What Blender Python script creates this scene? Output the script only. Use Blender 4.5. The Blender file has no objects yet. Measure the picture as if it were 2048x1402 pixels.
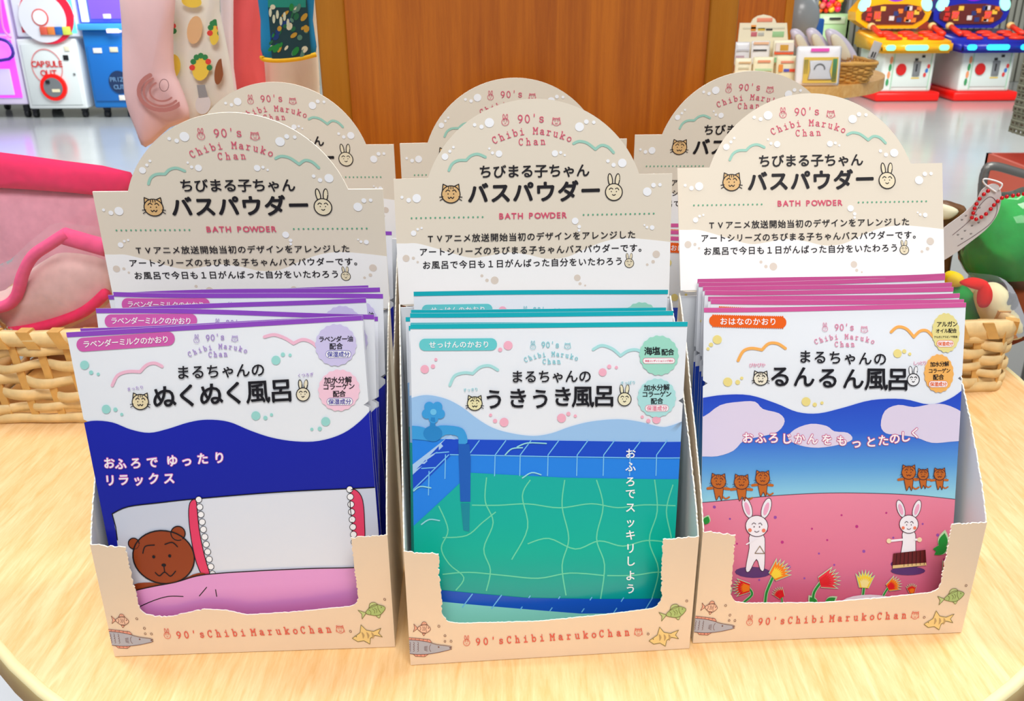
import bpy, bmesh, math, random
from math import sin, cos, pi, radians, hypot, atan2
from mathutils import Vector, Matrix
from mathutils.geometry import tessellate_polygon

scene = bpy.context.scene
col = scene.collection
random.seed(7)

# ------------------------------------------------------------------ camera
F_PX, PITCH, ROLL, CAM_H = 1806.63, 0.3967, -0.0056, 0.2932
cd = bpy.data.cameras.new('camera'); cam = bpy.data.objects.new('camera', cd); col.objects.link(cam)
cd.sensor_fit = 'HORIZONTAL'; cd.sensor_width = 36; cd.lens = F_PX / 2048 * 36; cd.clip_start = 0.01; cd.clip_end = 60
cam.matrix_world = Matrix.Translation((0, 0, CAM_H)) @ Matrix.Rotation(pi/2 - PITCH, 4, 'X') @ Matrix.Rotation(ROLL, 4, 'Z')
cd.dof.use_dof = True; cd.dof.focus_distance = 0.42; cd.dof.aperture_fstop = 38
scene.camera = cam

# ------------------------------------------------------------------ world, lamps, exposure
world = bpy.data.worlds.new('world'); scene.world = world; world.use_nodes = True
world.node_tree.nodes['Background'].inputs[0].default_value = (0.93, 0.95, 1.0, 1)
world.node_tree.nodes['Background'].inputs[1].default_value = 0.42
scene.view_settings.view_transform = 'Standard'; scene.view_settings.look = 'None'
scene.view_settings.gamma = 1; scene.view_settings.use_curve_mapping = False
scene.view_settings.exposure = 0.16

def area(name, loc, target, sx, sy, power, color=(1, 1, 1)):
    d = bpy.data.lights.new(name, 'AREA'); d.shape = 'RECTANGLE'; d.size = sx; d.size_y = sy; d.energy = power; d.color = color
    o = bpy.data.objects.new(name, d); col.objects.link(o); o.location = loc
    o.rotation_euler = (Vector(target) - Vector(loc)).to_track_quat('-Z', 'Y').to_euler()
    return o
area('ceiling_lamp', (0.1, -0.45, 1.45), (0, 0.36, 0.1), 1.0, 0.5, 18, (1.0, 0.98, 0.95))
area('ceiling_lamp', (-0.95, 0.85, 1.75), (-.1, 0.35, 0), 0.5, 0.5, 17, (1.0, 0.97, 0.92))
area('ceiling_lamp', (1.0, 0.85, 1.75), (.1, 0.35, 0), 0.5, 0.5, 15, (1.0, 0.97, 0.92))
area('ceiling_lamp', (-1.5, 5.2, 2.3), (-1.5, 7.0, -0.6), 2.4, 1.6, 185, (0.95, 0.98, 1.0))
area('ceiling_lamp', (3.0, 4.8, 2.3), (3.0, 7.2, -0.5), 2.6, 1.6, 165, (1.0, 0.98, 0.95))
area('ceiling_lamp', (0.9, 1.6, 1.5), (0.9, 2.9, 0.0), 0.8, 0.5, 12, (1.0, 0.97, 0.93))

# ------------------------------------------------------------------ helpers
def lin(c):
    c /= 255.0
    return c/12.92 if c <= 0.04045 else ((c+0.055)/1.055)**2.4
def rgb(t): return (lin(t[0]), lin(t[1]), lin(t[2]), 1)
MATS = {}
def M(key, color=None, rough=0.5, metal=0, emit=0, spec=0.5, noise=0, nscale=40, bump=0, alpha=1, trans=0):
    if key in MATS: return MATS[key]
    m = bpy.data.materials.new(key); m.use_nodes = True; nt = m.node_tree; b = nt.nodes['Principled BSDF']
    c = rgb(color)
    b.inputs['Base Color'].default_value = c; b.inputs['Roughness'].default_value = rough
    b.inputs['Metallic'].default_value = metal; b.inputs['Specular IOR Level'].default_value = spec
    b.inputs['Alpha'].default_value = alpha; b.inputs['Transmission Weight'].default_value = trans
    if emit:
        b.inputs['Emission Color'].default_value = c; b.inputs['Emission Strength'].default_value = emit
    if noise or bump:
        tc = nt.nodes.new('ShaderNodeTexCoord'); n = nt.nodes.new('ShaderNodeTexNoise'); n.inputs['Scale'].default_value = nscale
        n.inputs['Detail'].default_value = 4
        nt.links.new(tc.outputs['Object'], n.inputs['Vector'])
        if noise:
            mx = nt.nodes.new('ShaderNodeMix'); mx.data_type = 'RGBA'; mx.blend_type = 'MULTIPLY'
            mr = nt.nodes.new('ShaderNodeMapRange'); mr.inputs[1].default_value = 0.3; mr.inputs[2].default_value = 0.7
            mr.inputs[3].default_value = 1-noise; mr.inputs[4].default_value = 1
            nt.links.new(n.outputs['Fac'], mr.inputs[0])
            mx.inputs[0].default_value = 1; mx.inputs[6].default_value = c
            nt.links.new(mr.outputs[0], mx.inputs[7]); nt.links.new(mx.outputs[2], b.inputs['Base Color'])
        if bump:
            bp = nt.nodes.new('ShaderNodeBump'); bp.inputs['Strength'].default_value = bump; bp.inputs['Distance'].default_value = 0.002
            nt.links.new(n.outputs['Fac'], bp.inputs['Height']); nt.links.new(bp.outputs[0], b.inputs['Normal'])
    MATS[key] = m; return m
def P_(t, rough=0.45): return M('ink_%d_%d_%d_%d' % (*t, int(rough*100)), t, rough, bump=.22 if rough < .4 else 0, nscale=16, spec=.4)   # printing ink
def wood(key, c1, c2, rough, scale=(40, 2.5, 6), axis_scale=1.0, bump=0.02):
    if key in MATS: return MATS[key]
    m = bpy.data.materials.new(key); m.use_nodes = True; nt = m.node_tree; b = nt.nodes['Principled BSDF']
    tc = nt.nodes.new('ShaderNodeTexCoord'); mp = nt.nodes.new('ShaderNodeMapping'); mp.inputs['Scale'].default_value = scale
    n1 = nt.nodes.new('ShaderNodeTexNoise'); n1.inputs['Scale'].default_value = 1.2*axis_scale; n1.inputs['Detail'].default_value = 8; n1.inputs['Distortion'].default_value = 1.1
    n2 = nt.nodes.new('ShaderNodeTexNoise'); n2.inputs['Scale'].default_value = 7*axis_scale; n2.inputs['Detail'].default_value = 5; n2.inputs['Roughness'].default_value = 0.7
    r = nt.nodes.new('ShaderNodeValToRGB'); r.color_ramp.elements[0].position = 0.34; r.color_ramp.elements[0].color = rgb(c1)
    r.color_ramp.elements[1].position = 0.64; r.color_ramp.elements[1].color = rgb(c2)
    ad = nt.nodes.new('ShaderNodeMath'); ad.operation = 'MULTIPLY_ADD'; ad.inputs[1].default_value = 0.35
    L = nt.links.new
    L(tc.outputs['Object'], mp.inputs['Vector']); L(mp.outputs[0], n1.inputs['Vector']); L(mp.outputs[0], n2.inputs['Vector'])
    m2 = nt.nodes.new('ShaderNodeMath'); m2.operation = 'MULTIPLY'; m2.inputs[1].default_value = 0.65
    L(n1.outputs['Fac'], m2.inputs[0]); L(n2.outputs['Fac'], ad.inputs[0]); L(m2.outputs[0], ad.inputs[2]); L(ad.outputs[0], r.inputs[0])
    L(r.outputs[0], b.inputs['Base Color']); b.inputs['Roughness'].default_value = rough
    bp = nt.nodes.new('ShaderNodeBump'); bp.inputs['Strength'].default_value = bump*10; bp.inputs['Distance'].default_value = 0.0004
    L(n2.outputs['Fac'], bp.inputs['Height']); L(bp.outputs[0], b.inputs['Normal'])
    MATS[key] = m; return m
def ramp_mat(key, stops, z0, z1, rough=0.4):
    """printed colour gradient along the object's own height"""
    if key in MATS: return MATS[key]
    m = bpy.data.materials.new(key); m.use_nodes = True; nt = m.node_tree; b = nt.nodes['Principled BSDF']
    tc = nt.nodes.new('ShaderNodeTexCoord'); sp = nt.nodes.new('ShaderNodeSeparateXYZ'); mr = nt.nodes.new('ShaderNodeMapRange')
    mr.inputs[1].default_value = z0; mr.inputs[2].default_value = z1
    r = nt.nodes.new('ShaderNodeValToRGB'); e = r.color_ramp.elements
    e[0].position = stops[0][0]; e[0].color = rgb(stops[0][1]); e[1].position = stops[-1][0]; e[1].color = rgb(stops[-1][1])
    for p, c in stops[1:-1]: q = e.new(p); q.color = rgb(c)
    L = nt.links.new; L(tc.outputs['Object'], sp.inputs[0]); L(sp.outputs['Z'], mr.inputs[0]); L(mr.outputs[0], r.inputs[0]); L(r.outputs[0], b.inputs['Base Color'])
    b.inputs['Roughness'].default_value = rough; MATS[key] = m; return m
def film(key, tint=(255, 255, 255), op=0.12, rough=0.08):
    """thin clear plastic film: mostly see-through, with glossy highlights"""
    if key in MATS: return MATS[key]
    m = bpy.data.materials.new(key); m.use_nodes = True; nt = m.node_tree; b = nt.nodes['Principled BSDF']
    b.inputs['Base Color'].default_value = rgb(tint); b.inputs['Roughness'].default_value = rough; b.inputs['Alpha'].default_value = op
    b.inputs['Specular IOR Level'].default_value = 1.0
    tr = nt.nodes.new('ShaderNodeBsdfTransparent'); gl = nt.nodes.new('ShaderNodeBsdfGlossy'); gl.inputs['Roughness'].default_value = rough
    fr = nt.nodes.new('ShaderNodeFresnel'); fr.inputs[0].default_value = 1.32
    m1 = nt.nodes.new('ShaderNodeMixShader'); m2 = nt.nodes.new('ShaderNodeMixShader'); m2.inputs[0].default_value = op
    tc = nt.nodes.new('ShaderNodeTexCoord'); n = nt.nodes.new('ShaderNodeTexNoise'); n.inputs['Scale'].default_value = 45; n.inputs['Distortion'].default_value = 0.6
    bp = nt.nodes.new('ShaderNodeBump'); bp.inputs['Strength'].default_value = 0.5; bp.inputs['Distance'].default_value = 0.0015
    L = nt.links.new
    L(tc.outputs['Object'], n.inputs['Vector']); L(n.outputs['Fac'], bp.inputs['Height']); L(bp.outputs[0], gl.inputs['Normal']); L(bp.outputs[0], fr.inputs['Normal'])
    L(fr.outputs[0], m1.inputs[0]); L(tr.outputs[0], m1.inputs[1]); L(gl.outputs[0], m1.inputs[2])
    df = nt.nodes.new('ShaderNodeBsdfDiffuse'); df.inputs[0].default_value = rgb(tint)
    L(m1.outputs[0], m2.inputs[1]); L(df.outputs[0], m2.inputs[2]); L(m2.outputs[0], nt.nodes['Material Output'].inputs[0])
    MATS[key] = m; return m

def at(px, py, Y):
    """photo pixel -> point on the upright plane y = Y"""
    X, V = px-1024, py-701
    c, s = cos(-ROLL), sin(-ROLL); u, v = (X*c - V*s)/F_PX, -(X*s + V*c)/F_PX
    c, s = cos(PITCH), sin(PITCH); d = Vector((u, c + v*s, -s + v*c)); t = Y/d.y
    return Vector((0, 0, CAM_H)) + d*t
def tag(o, label=None, cat=None, group=None, kind=None):
    if label: o['label'] = label
    if cat: o['category'] = cat
    if group: o['group'] = group
    if kind: o['kind'] = kind
    return o
def empty(name, loc=(0, 0, 0), mat=None, **k):
    o = bpy.data.objects.new(name, None); o.empty_display_size = 0.02; col.objects.link(o)
    if mat is not None: o.matrix_world = mat
    else: o.location = loc
    return tag(o, **k)
def dup(root, parent=None):
    c = root.copy(); col.objects.link(c)
    if parent is not None:
        c.parent = parent; c.matrix_parent_inverse = root.matrix_parent_inverse
    for ch in list(root.children): dup(ch, c)
    return c

class MB:
    def __init__(s): s.v = []; s.f = []; s.m = []; s.mats = []; s.sm = []
    def mi(s, m):
        if m not in s.mats: s.mats.append(m)
        return s.mats.index(m)
    def add(s, vs, fs, m, smooth=False):
        b = len(s.v); i = s.mi(m); s.v += [tuple(p) for p in vs]
        for f in fs: s.f.append([b+k for k in f]); s.m.append(i); s.sm.append(smooth)
        return s
    def box(s, x0, x1, y0, y1, z0, z1, m):
        v = [(x, y, z) for z in (z0, z1) for y in (y0, y1) for x in (x0, x1)]
        return s.add(v, [(0, 2, 3, 1), (4, 5, 7, 6), (0, 1, 5, 4), (2, 6, 7, 3), (0, 4, 6, 2), (1, 3, 7, 5)], m)
    def bbox(s, x0, x1, y0, y1, z0, z1, m, bev=0.004, seg=2):
        bm = bmesh.new(); bmesh.ops.create_cube(bm, size=1)
        for v in bm.verts: v.co = Vector(((x0+x1)/2 + v.co.x*(x1-x0), (y0+y1)/2 + v.co.y*(y1-y0), (z0+z1)/2 + v.co.z*(z1-z0)))
        bmesh.ops.bevel(bm, geom=list(bm.edges), offset=bev, segments=seg, profile=0.5, affect='EDGES')
        bm.verts.index_update(); s.add([v.co for v in bm.verts], [[v.index for v in f.verts] for f in bm.faces], m, True); bm.free(); return s
    def prism(s, pts, y0, y1, m, edge=None):
        """outline in x,z pushed from y0 to y1"""
        n = len(pts); tr = tessellate_polygon([[Vector((p[0], p[1], 0)) for p in pts]])
        vs = [(p[0], y0, p[1]) for p in pts] + [(p[0], y1, p[1]) for p in pts]
        s.add(vs, [tuple(t) for t in tr] + [tuple(n+k for k in reversed(t)) for t in tr], m)
        return s.add(vs, [(i, (i+1) % n, n+(i+1) % n, n+i) for i in range(n)], edge or m)
    def slab(s, pts, z0, z1, m):
        n = len(pts); tr = tessellate_polygon([[Vector((p[0], p[1], 0)) for p in pts]])
        vs = [(p[0], p[1], z0) for p in pts] + [(p[0], p[1], z1) for p in pts]
        return s.add(vs, [tuple(t) for t in tr] + [tuple(n+k for k in t) for t in tr] + [(i, (i+1) % n, n+(i+1) % n, n+i) for i in range(n)], m)
    def tube(s, pts, r, m, n=8, closed=False):
        pts = [Vector(p) for p in pts]; K = len(pts); vs = []; fs = []
        for i, p in enumerate(pts):
            a = pts[(i-1) % K] if (closed or i) else p; b = pts[(i+1) % K] if (closed or i < K-1) else p
            t = (b-a).normalized(); u = t.cross(Vector((0.13, 0.2, 1))).normalized(); w = t.cross(u)
            rr = r[i] if isinstance(r, (list, tuple)) else r
            vs += [p + u*cos(2*pi*k/n)*rr + w*sin(2*pi*k/n)*rr for k in range(n)]
        for i in range(K if closed else K-1):
            for k in range(n): fs.append((i*n+k, i*n+(k+1) % n, ((i+1) % K)*n+(k+1) % n, ((i+1) % K)*n+k))
        if not closed: fs += [tuple(range(n)), tuple((K-1)*n+k for k in range(n))]
        return s.add(vs, fs, m, True)
    def ball(s, c, rx, ry, rz, m, nu=16, nv=10, fn=None):
        vs = []; fs = []
        for j in range(nv+1):
            a = pi*j/nv
            for i in range(nu):
                b = 2*pi*i/nu; d = Vector((sin(a)*cos(b), sin(a)*sin(b), cos(a))); k = fn(d) if fn else 1
                vs.append((c[0]+d.x*rx*k, c[1]+d.y*ry*k, c[2]+d.z*rz*k))
        for j in range(nv):
            for i in range(nu): fs.append((j*nu+i, j*nu+(i+1) % nu, (j+1)*nu+(i+1) % nu, (j+1)*nu+i))
        return s.add(vs, fs, m, True)
    def disc_y(s, cx, cz, rx, rz, y0, y1, m, n=28):
        return s.prism([(cx+rx*cos(2*pi*k/n), cz+rz*sin(2*pi*k/n)) for k in range(n)], y0, y1, m)
    def puffy(s, pts, Y, t, m, rings=(0, .12, .3, .55, .8), back=True, wob=None):
        """soft padded shape from an outline in x,z, swelling towards both sides of y = Y"""
        cx = sum(p[0] for p in pts)/len(pts); cz = sum(p[1] for p in pts)/len(pts); n = len(pts)
        for sgn in ((-1, 1) if back else (-1,)):
            vs = []
            for k in rings:
                h = t*(1-(1-k)**2.2)**0.6 if k else 0
                for p in pts:
                    x = p[0]+(cx-p[0])*k; z = p[1]+(cz-p[1])*k
                    vs.append((x, Y + sgn*h + (wob(x, z) if wob else 0), z))
            vs.append((cx, Y+sgn*t+(wob(cx, cz) if wob else 0), cz)); fs = []
            for r in range(len(rings)-1):
                for i in range(n): fs.append((r*n+i, r*n+(i+1) % n, (r+1)*n+(i+1) % n, (r+1)*n+i))
            b = (len(rings)-1)*n
            for i in range(n): fs.append((b+i, b+(i+1) % n, len(vs)-1))
            s.add(vs, fs, m, True)
        return s
    def build(s, name, parent=None, matrix=None, **k):
        me = bpy.data.meshes.new(name); me.from_pydata(s.v, [], s.f)
        for m in s.mats: me.materials.append(m)
        me.polygons.foreach_set('material_index', s.m); me.polygons.foreach_set('use_smooth', s.sm)
        bm = bmesh.new(); bm.from_mesh(me); bmesh.ops.remove_doubles(bm, verts=bm.verts, dist=1e-6)
        bmesh.ops.recalc_face_normals(bm, faces=bm.faces); bm.to_mesh(me); bm.free(); me.update()
        o = bpy.data.objects.new(name, me); col.objects.link(o)
        if parent: o.parent = parent
        if matrix is not None: o.matrix_local = matrix
        return tag(o, **k)

def cr(pts, n=6, closed=False):
    """Catmull-Rom curve through the points"""
    P = [Vector(p) for p in pts]; K = len(P); out = []
    for i in range(K if closed else K-1):
        if closed: a, b, c, d = P[i-1], P[i], P[(i+1) % K], P[(i+2) % K]
        else: a, b, c, d = P[max(i-1, 0)], P[i], P[i+1], P[min(i+2, K-1)]
        for j in range(n):
            t = j/n; out.append(0.5*((2*b)+(c-a)*t+(2*a-5*b+4*c-d)*t*t+(3*b-a-3*c+d)*t**3))
    if not closed: out.append(P[-1])
    return [tuple(p) for p in out]
def ell(cx, cy, rx, ry, n=20, rot=0, a0=0, a1=2*pi):
    full = abs(a1-a0-2*pi) < 1e-6; N = n if full else n+1
    out = []
    for k in range(N):
        a = a0+(a1-a0)*k/n; x, y = rx*cos(a), ry*sin(a); out.append((cx+x*cos(rot)-y*sin(rot), cy+x*sin(rot)+y*cos(rot)))
    return out
def rrect(cx, cy, w, h, r, n=6, rot=0):
    out = []
    for sx, sy, a in ((1, 1, 0), (-1, 1, pi/2), (-1, -1, pi), (1, -1, 3*pi/2)):
        for k in range(n+1):
            b = a+pi/2*k/n; x, y = sx*(w/2-r)+r*cos(b), sy*(h/2-r)+r*sin(b)
            out.append((cx+x*cos(rot)-y*sin(rot), cy+x*sin(rot)+y*cos(rot)))
    return out

GL = {}
def glyph(ch, off):
    k = (ch, off)
    if k not in GL:
        c = bpy.data.curves.new('g', 'FONT'); c.body = ch; c.offset = off; c.resolution_u = 3
        o = bpy.data.objects.new('g', c); col.objects.link(o); bpy.context.view_layer.update()
        me = o.to_mesh(); vs = [(v.co.x, v.co.y) for v in me.vertices]; fs = [tuple(p.vertices) for p in me.polygons]
        o.to_mesh_clear(); bpy.data.objects.remove(o); bpy.data.curves.remove(c)
        GL[k] = (vs, fs)
    return GL[k]

# slab-serif typewriter letters drawn as strokes, unit box .6 wide
def _a(cx, cy, rx, ry, d0, d1, n=12): return [(cx+rx*cos(radians(d0+(d1-d0)*k/n)), cy+ry*sin(radians(d0+(d1-d0)*k/n))) for k in range(n+1)]
SLAB = {
 'C': [_a(.3, .41, .25, .41, 45, 315), [(.49, .6), (.49, .8)]],
 'h': [[(.04, .85), (.15, .85), (.15, 0)], [(.04, 0), (.26, 0)], _a(.3, .33, .15, .22, 180, 0)+[(.45, 0)], [(.36, 0), (.56, 0)]],
 'i': [[(.13, .55), (.3, .55), (.3, 0)], [(.1, 0), (.5, 0)], [(.29, .76), (.31, .78)]],
 'b': [[(.03, .85), (.13, .85), (.13, 0)], _a(.33, .27, .2, .27, 0, 360)],
 'M': [[(.09, 0), (.09, .78), (.3, .35), (.51, .78), (.51, 0)], [(0, 0), (.19, 0)], [(.41, 0), (.6, 0)], [(0, .78), (.1, .78)], [(.5, .78), (.6, .78)]],
 'a': [[(.1, .47)]+_a(.27, .37, .17, .18, 110, 0)+[(.44, 0), (.56, 0)], _a(.26, .15, .18, .15, 0, 360)],
 'r': [[(.06, .55), (.2, .55), (.2, 0)], [(.06, 0), (.4, 0)], _a(.38, .34, .18, .2, 180, 50)],
 'u': [[(.03, .55), (.13, .55)]+_a(.28, .2, .15, .2, 180, 300), [(.33, .55), (.45, .55), (.45, 0), (.56, 0)]],
 'k': [[(.03, .85), (.13, .85), (.13, 0)], [(.04, 0), (.24, 0)], [(.47, .55), (.13, .2)], [(.25, .32), (.48, 0)], [(.38, 0), (.57, 0)], [(.35, .55), (.55, .55)]],
 'o': [_a(.3, .27, .23, .27, 0, 360)],
 'n': [[(.04, .55), (.14, .55), (.14, 0)], [(.04, 0), (.25, 0)], _a(.29, .33, .15, .22, 180, 0)+[(.44, 0)], [(.35, 0), (.55, 0)]],
 '9': [_a(.3, .57, .21, .25, 0, 360), _a(.06, .57, .45, .57, 0, -72)],
 '0': [_a(.3, .41, .22, .41, 0, 360)], "'": [[(.3, .88), (.28, .62)]],
 's': [[(.48, .42), (.46, .5), (.36, .55), (.22, .54), (.13, .46), (.16, .34), (.3, .28), (.44, .23), (.49, .12), (.4, .02), (.24, 0), (.13, .05), (.11, .14)]],
}

class Art:
    """flat printing: coordinates are digitised on the artwork, H turns them into millimetres on the sheet"""
    def __init__(s, H=None): s.H = H; s.it = []
    def mm(s, x, y):
        H = s.H
        if not H: return x, y
        w = H[6]*x+H[7]*y+1
        return (H[0]*x+H[1]*y+H[2])/w, (H[3]*x+H[4]*y+H[5])/w
    def raw(s, vs, fs, c, L, big):
        s.k = (getattr(s, 'k', 0)+1) % 40          # overlapping impressions sit microns apart
        s.it.append(([s.mm(*v) for v in vs], fs, c, L+s.k*.02, big))
    def fill(s, pts, c, L=1, big=True):
        tr = tessellate_polygon([[Vector((p[0], p[1], 0)) for p in pts]]); s.raw(pts, [tuple(t) for t in tr], c, L, big)
    def fillmm(s, pts, c, L=1, big=True):
        h = s.H; s.H = None; s.fill(pts, c, L, big); s.H = h
    def stroke(s, pts, w, c, L=2, cap=True, big=False):
        n = len(pts)
        for i in range(n-1):
            (x0, y0), (x1, y1) = pts[i][:2], pts[i+1][:2]; d = hypot(x1-x0, y1-y0) or 1e-9; nx, ny = -(y1-y0)/d*w/2, (x1-x0)/d*w/2
            s.raw([(x0+nx, y0+ny), (x0-nx, y0-ny), (x1-nx, y1-ny), (x1+nx, y1+ny)], [(0, 1, 2, 3)], c, L, big)
        for i in range(n):
            if cap or 0 < i < n-1: s.raw(ell(pts[i][0], pts[i][1], w/2, w/2, 8), [tuple(range(8))], c, L, big)
    def dot(s, x, y, r, c, L=2, ry=None, rot=0, n=16): s.fill(ell(x, y, r, ry or r, n, rot), c, L, False)
    def ring(s, x, y, r, w, c, L=3, ry=None, rot=0):
        e = ell(x, y, r, ry or r, 22, rot); s.stroke(e+[e[0]], w, c, L, cap=True)
    def char(s, ch, x, y, size, c, L, off, ang=0):
        vs, fs = glyph(ch, 0.0)
        if not vs: return
        cj = ord(ch) > 0x2000
        cx = 0.5 if cj else (min(v[0] for v in vs)+max(v[0] for v in vs))/2; cy = 0.36
        ca, sa = cos(ang), sin(ang); k = size/0.98
        n = 10 if off > .05 else 6 if off > .024 else 3; st = 0 if n < 10 else 1
        for j in range(n):          # heavier pen: overlapping impressions
            ox, oy = off*cos(2*pi*j/n+.5), off*sin(2*pi*j/n+.5)
            s.raw([(x+((vx+ox-cx)*ca+(vy+oy-cy)*sa)*k, y+((vx+ox-cx)*sa-(vy+oy-cy)*ca)*k) for vx, vy in vs], fs, c, L, False)
    def text(s, st, x0, y0, x1, y1, size, c, L=4, off=0.015, jit=0.0, ang=None):
        n = len(st); a = atan2(y1-y0, x1-x0) if ang is None else ang
        for i, ch in enumerate(st):
            if ch == ' ': continue
            t = i/(n-1) if n > 1 else 0.5; r = random.uniform(-1, 1)
            s.char(ch, x0+(x1-x0)*t, y0+(y1-y0)*t + jit*size*random.uniform(-1, 1), size*(1+jit*random.uniform(-1, 1)), c, L, off, a+jit*r)
    def slab(s, ch, x, y, size, c, L, w, ang=0):
        """x, y = middle of the letter's base"""
        ca, sa = cos(ang), sin(ang)
        for pl in SLAB.get(ch, []):
            s.stroke([(x+((px-.3)*ca+py*sa)*size, y+((px-.3)*sa-py*ca)*size) for px, py in pl], w*size, c, L)
    def slabline(s, st, x0, y0, x1, y1, size, c, L=4, w=0.1):
        n = len(st); a = atan2(y1-y0, x1-x0)
        for i, ch in enumerate(st): s.slab(ch, x0+(x1-x0)*i/(n-1), y0+(y1-y0)*i/(n-1), size, c, L, w, a)
    def slabarc(s, st, x0, y0, xm, ym, x1, y1, size, c, L=4, w=0.1):
        n = len(st)
        for i, ch in enumerate(st):
            t = i/(n-1); q = 4*t*(1-t)
            bx, by = x0+(x1-x0)*t, y0+(y1-y0)*t; mx, my = xm-(x0+x1)/2, ym-(y0+y1)/2
            a = atan2((y1-y0)+my*4*(1-2*t), (x1-x0)+mx*4*(1-2*t))
            s.slab(ch, bx+mx*q, by+my*q, size, c, L, w, a)
    def logo(s, cx, y90, w, c, icons, arc, chan, size):
        s.slabline("90's", cx-w*.34, y90, cx+w*.36, y90-2, size*1.15, c)
        s.slabarc('Chibi Maruko', *arc, size*.95, c); s.slabline('Chan', *chan, size*.95, c)
        (x, y, r), (x2, y2, r2) = icons
        s.rabbit(x, y, r, None, c, r*.14); s.cat(x2, y2, r2, None, c, r2*.14)
    def face(s, x, y, r, c, w, L):
        s.stroke(cr([(x-r*.55, y-r*.3), (x-r*.35, y-r*.48), (x-r*.12, y-r*.35)], 3), w, c, L)
        s.stroke(cr([(x+r*.18, y-r*.38), (x+r*.4, y-r*.48), (x+r*.58, y-r*.26)], 3), w, c, L)
        s.dot(x-r*.3, y-r*.05, r*.07, c, L, n=8); s.dot(x+r*.3, y-r*.05, r*.07, c, L, n=8)
    def cat(s, x, y, r, f, c, w, L=4):
        for sx in (-1, 1):
            e = [(x+sx*r*.92, y-r*.35), (x+sx*r*.85, y-r*1.1), (x+sx*r*.35, y-r*.86)]
            if f: s.fill(e, f, L-1, False)
            s.stroke(e, w, c, L)
            for k in (0, 1): s.stroke([(x+sx*r*.85, y+r*(.25+k*.22)), (x+sx*r*(1.22-k*.05), y+r*(.3+k*.35))], w*.8, c, L+1)
        if f: s.dot(x, y, r, f, L-1, r*.93)
        s.ring(x, y, r, w, c, L, r*.93)
        for k in (-.22, 0, .22): s.stroke([(x+k*r, y-r*.9), (x+k*r*1.1, y-r*.6)], w*.8, c, L+1)
        s.face(x, y, r, c, w*.9, L+1)
        s.stroke(cr([(x-r*.3, y+r*.3), (x-r*.18, y+r*.45), (x, y+r*.3), (x+r*.18, y+r*.45), (x+r*.32, y+r*.28)], 3), w*.9, c, L+1)
    def rabbit(s, x, y, r, f, c, w, L=4):
        for sx in (-1, 1):
            if f: s.dot(x+sx*r*.42, y-r*1.45, r*.25, f, L-1, r*.72, sx*.12)
            s.ring(x+sx*r*.42, y-r*1.45, r*.25, w, c, L-1, r*.72, sx*.12)
        if f: s.dot(x, y, r, f, L)
        s.ring(x, y, r, w, c, L+1)
        s.face(x, y, r, c, w*.9, L+1)
        s.stroke(cr([(x-r*.18, y+r*.3), (x, y+r*.4), (x+r*.18, y+r*.28)], 3), w*.9, c, L+1)
    def bird(s, a, w, c, L=2):
        s.stroke(cr(a[:4], 6), w, c, L); s.stroke(cr(a[3:], 6), w, c, L)
    def badge(s, x, y, rx, ry, c, rim, lines, pill, ink, pink, L=3):
        n = 72
        s.fill([(x+(rx+(0.018*rx if k % 4 < 2 else -0.02*rx))*cos(2*pi*k/n), y+(ry+(0.018*ry if k % 4 < 2 else -0.02*ry))*sin(2*pi*k/n)) for k in range(n)], c, L)
        for st, tx0, tx1, ty, sz in lines:
            if len(st) > 1: sz = min(sz, (tx1-tx0)/(len(st)-1)*1.06)
            s.text(st, tx0, ty, tx1, ty-1, sz, ink, L+2, 0.022)
        px, py, pw, ph, st, sz = pill
        sp = pw*.88/len(st); sz = min(sz, sp*1.06)
        s.fill(rrect(px, py, pw, ph, ph*.49), pink, L+1, False); s.fill(rrect(px, py, pw-3, ph-3, ph*.42), P_((250, 248, 250)), L+2, False)
        hw = sp*(len(st)-1)/2
        s.text(st, px-hw, py, px+hw, py, sz, pink, L+3, 0.02)
    def build(s, name, parent, surf, lo=0.00012, step=0.00005, grid=None, rect=None, minL=0, **k):
        mats = []; out = MB()
        big = {}
        for vs, fs, c, L, b in s.it:
            if rect and not b and any(v[0] < rect[0] or v[0] > rect[1] or v[1] < rect[2] or v[1] > rect[3] for v in vs): b = True
            if b and (grid or rect): big.setdefault((c, L), []).append((vs, fs))
            else: out.add([surf(v[0]/1000, v[1]/1000, lo+L*step) for v in vs], fs, c)
        for (c, L), lst in big.items():
            bm = bmesh.new()
            for vs, fs in lst:
                bv = [bm.verts.new((v[0], v[1], 0)) for v in vs]
                for f in fs:
                    try: bm.faces.new([bv[i] for i in f])
                    except ValueError: pass
            if rect:
                x0, x1, y0, y1 = rect
                for co, no in (((x0, 0, 0), (-1, 0, 0)), ((x1, 0, 0), (1, 0, 0)), ((0, y0, 0), (0, -1, 0)), ((0, y1, 0), (0, 1, 0))):
                    bmesh.ops.bisect_plane(bm, geom=list(bm.verts)+list(bm.edges)+list(bm.faces), plane_co=co, plane_no=no, clear_outer=True)
            if grid:
                for g in grid[0]: bmesh.ops.bisect_plane(bm, geom=list(bm.verts)+list(bm.edges)+list(bm.faces), plane_co=(g, 0, 0), plane_no=(1, 0, 0))
                for g in grid[1]: bmesh.ops.bisect_plane(bm, geom=list(bm.verts)+list(bm.edges)+list(bm.faces), plane_co=(0, g, 0), plane_no=(0, 1, 0))
            bm.verts.index_update()
            out.add([surf(v.co.x/1000, v.co.y/1000, lo+L*step) for v in bm.verts], [[v.index for v in f.verts] for f in bm.faces], c, bool(grid)); bm.free()
        me = bpy.data.meshes.new(name); me.from_pydata(out.v, [], out.f)
        for m in out.mats: me.materials.append(m)
        me.polygons.foreach_set('material_index', out.m); me.polygons.foreach_set('use_smooth', out.sm); me.update()
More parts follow.
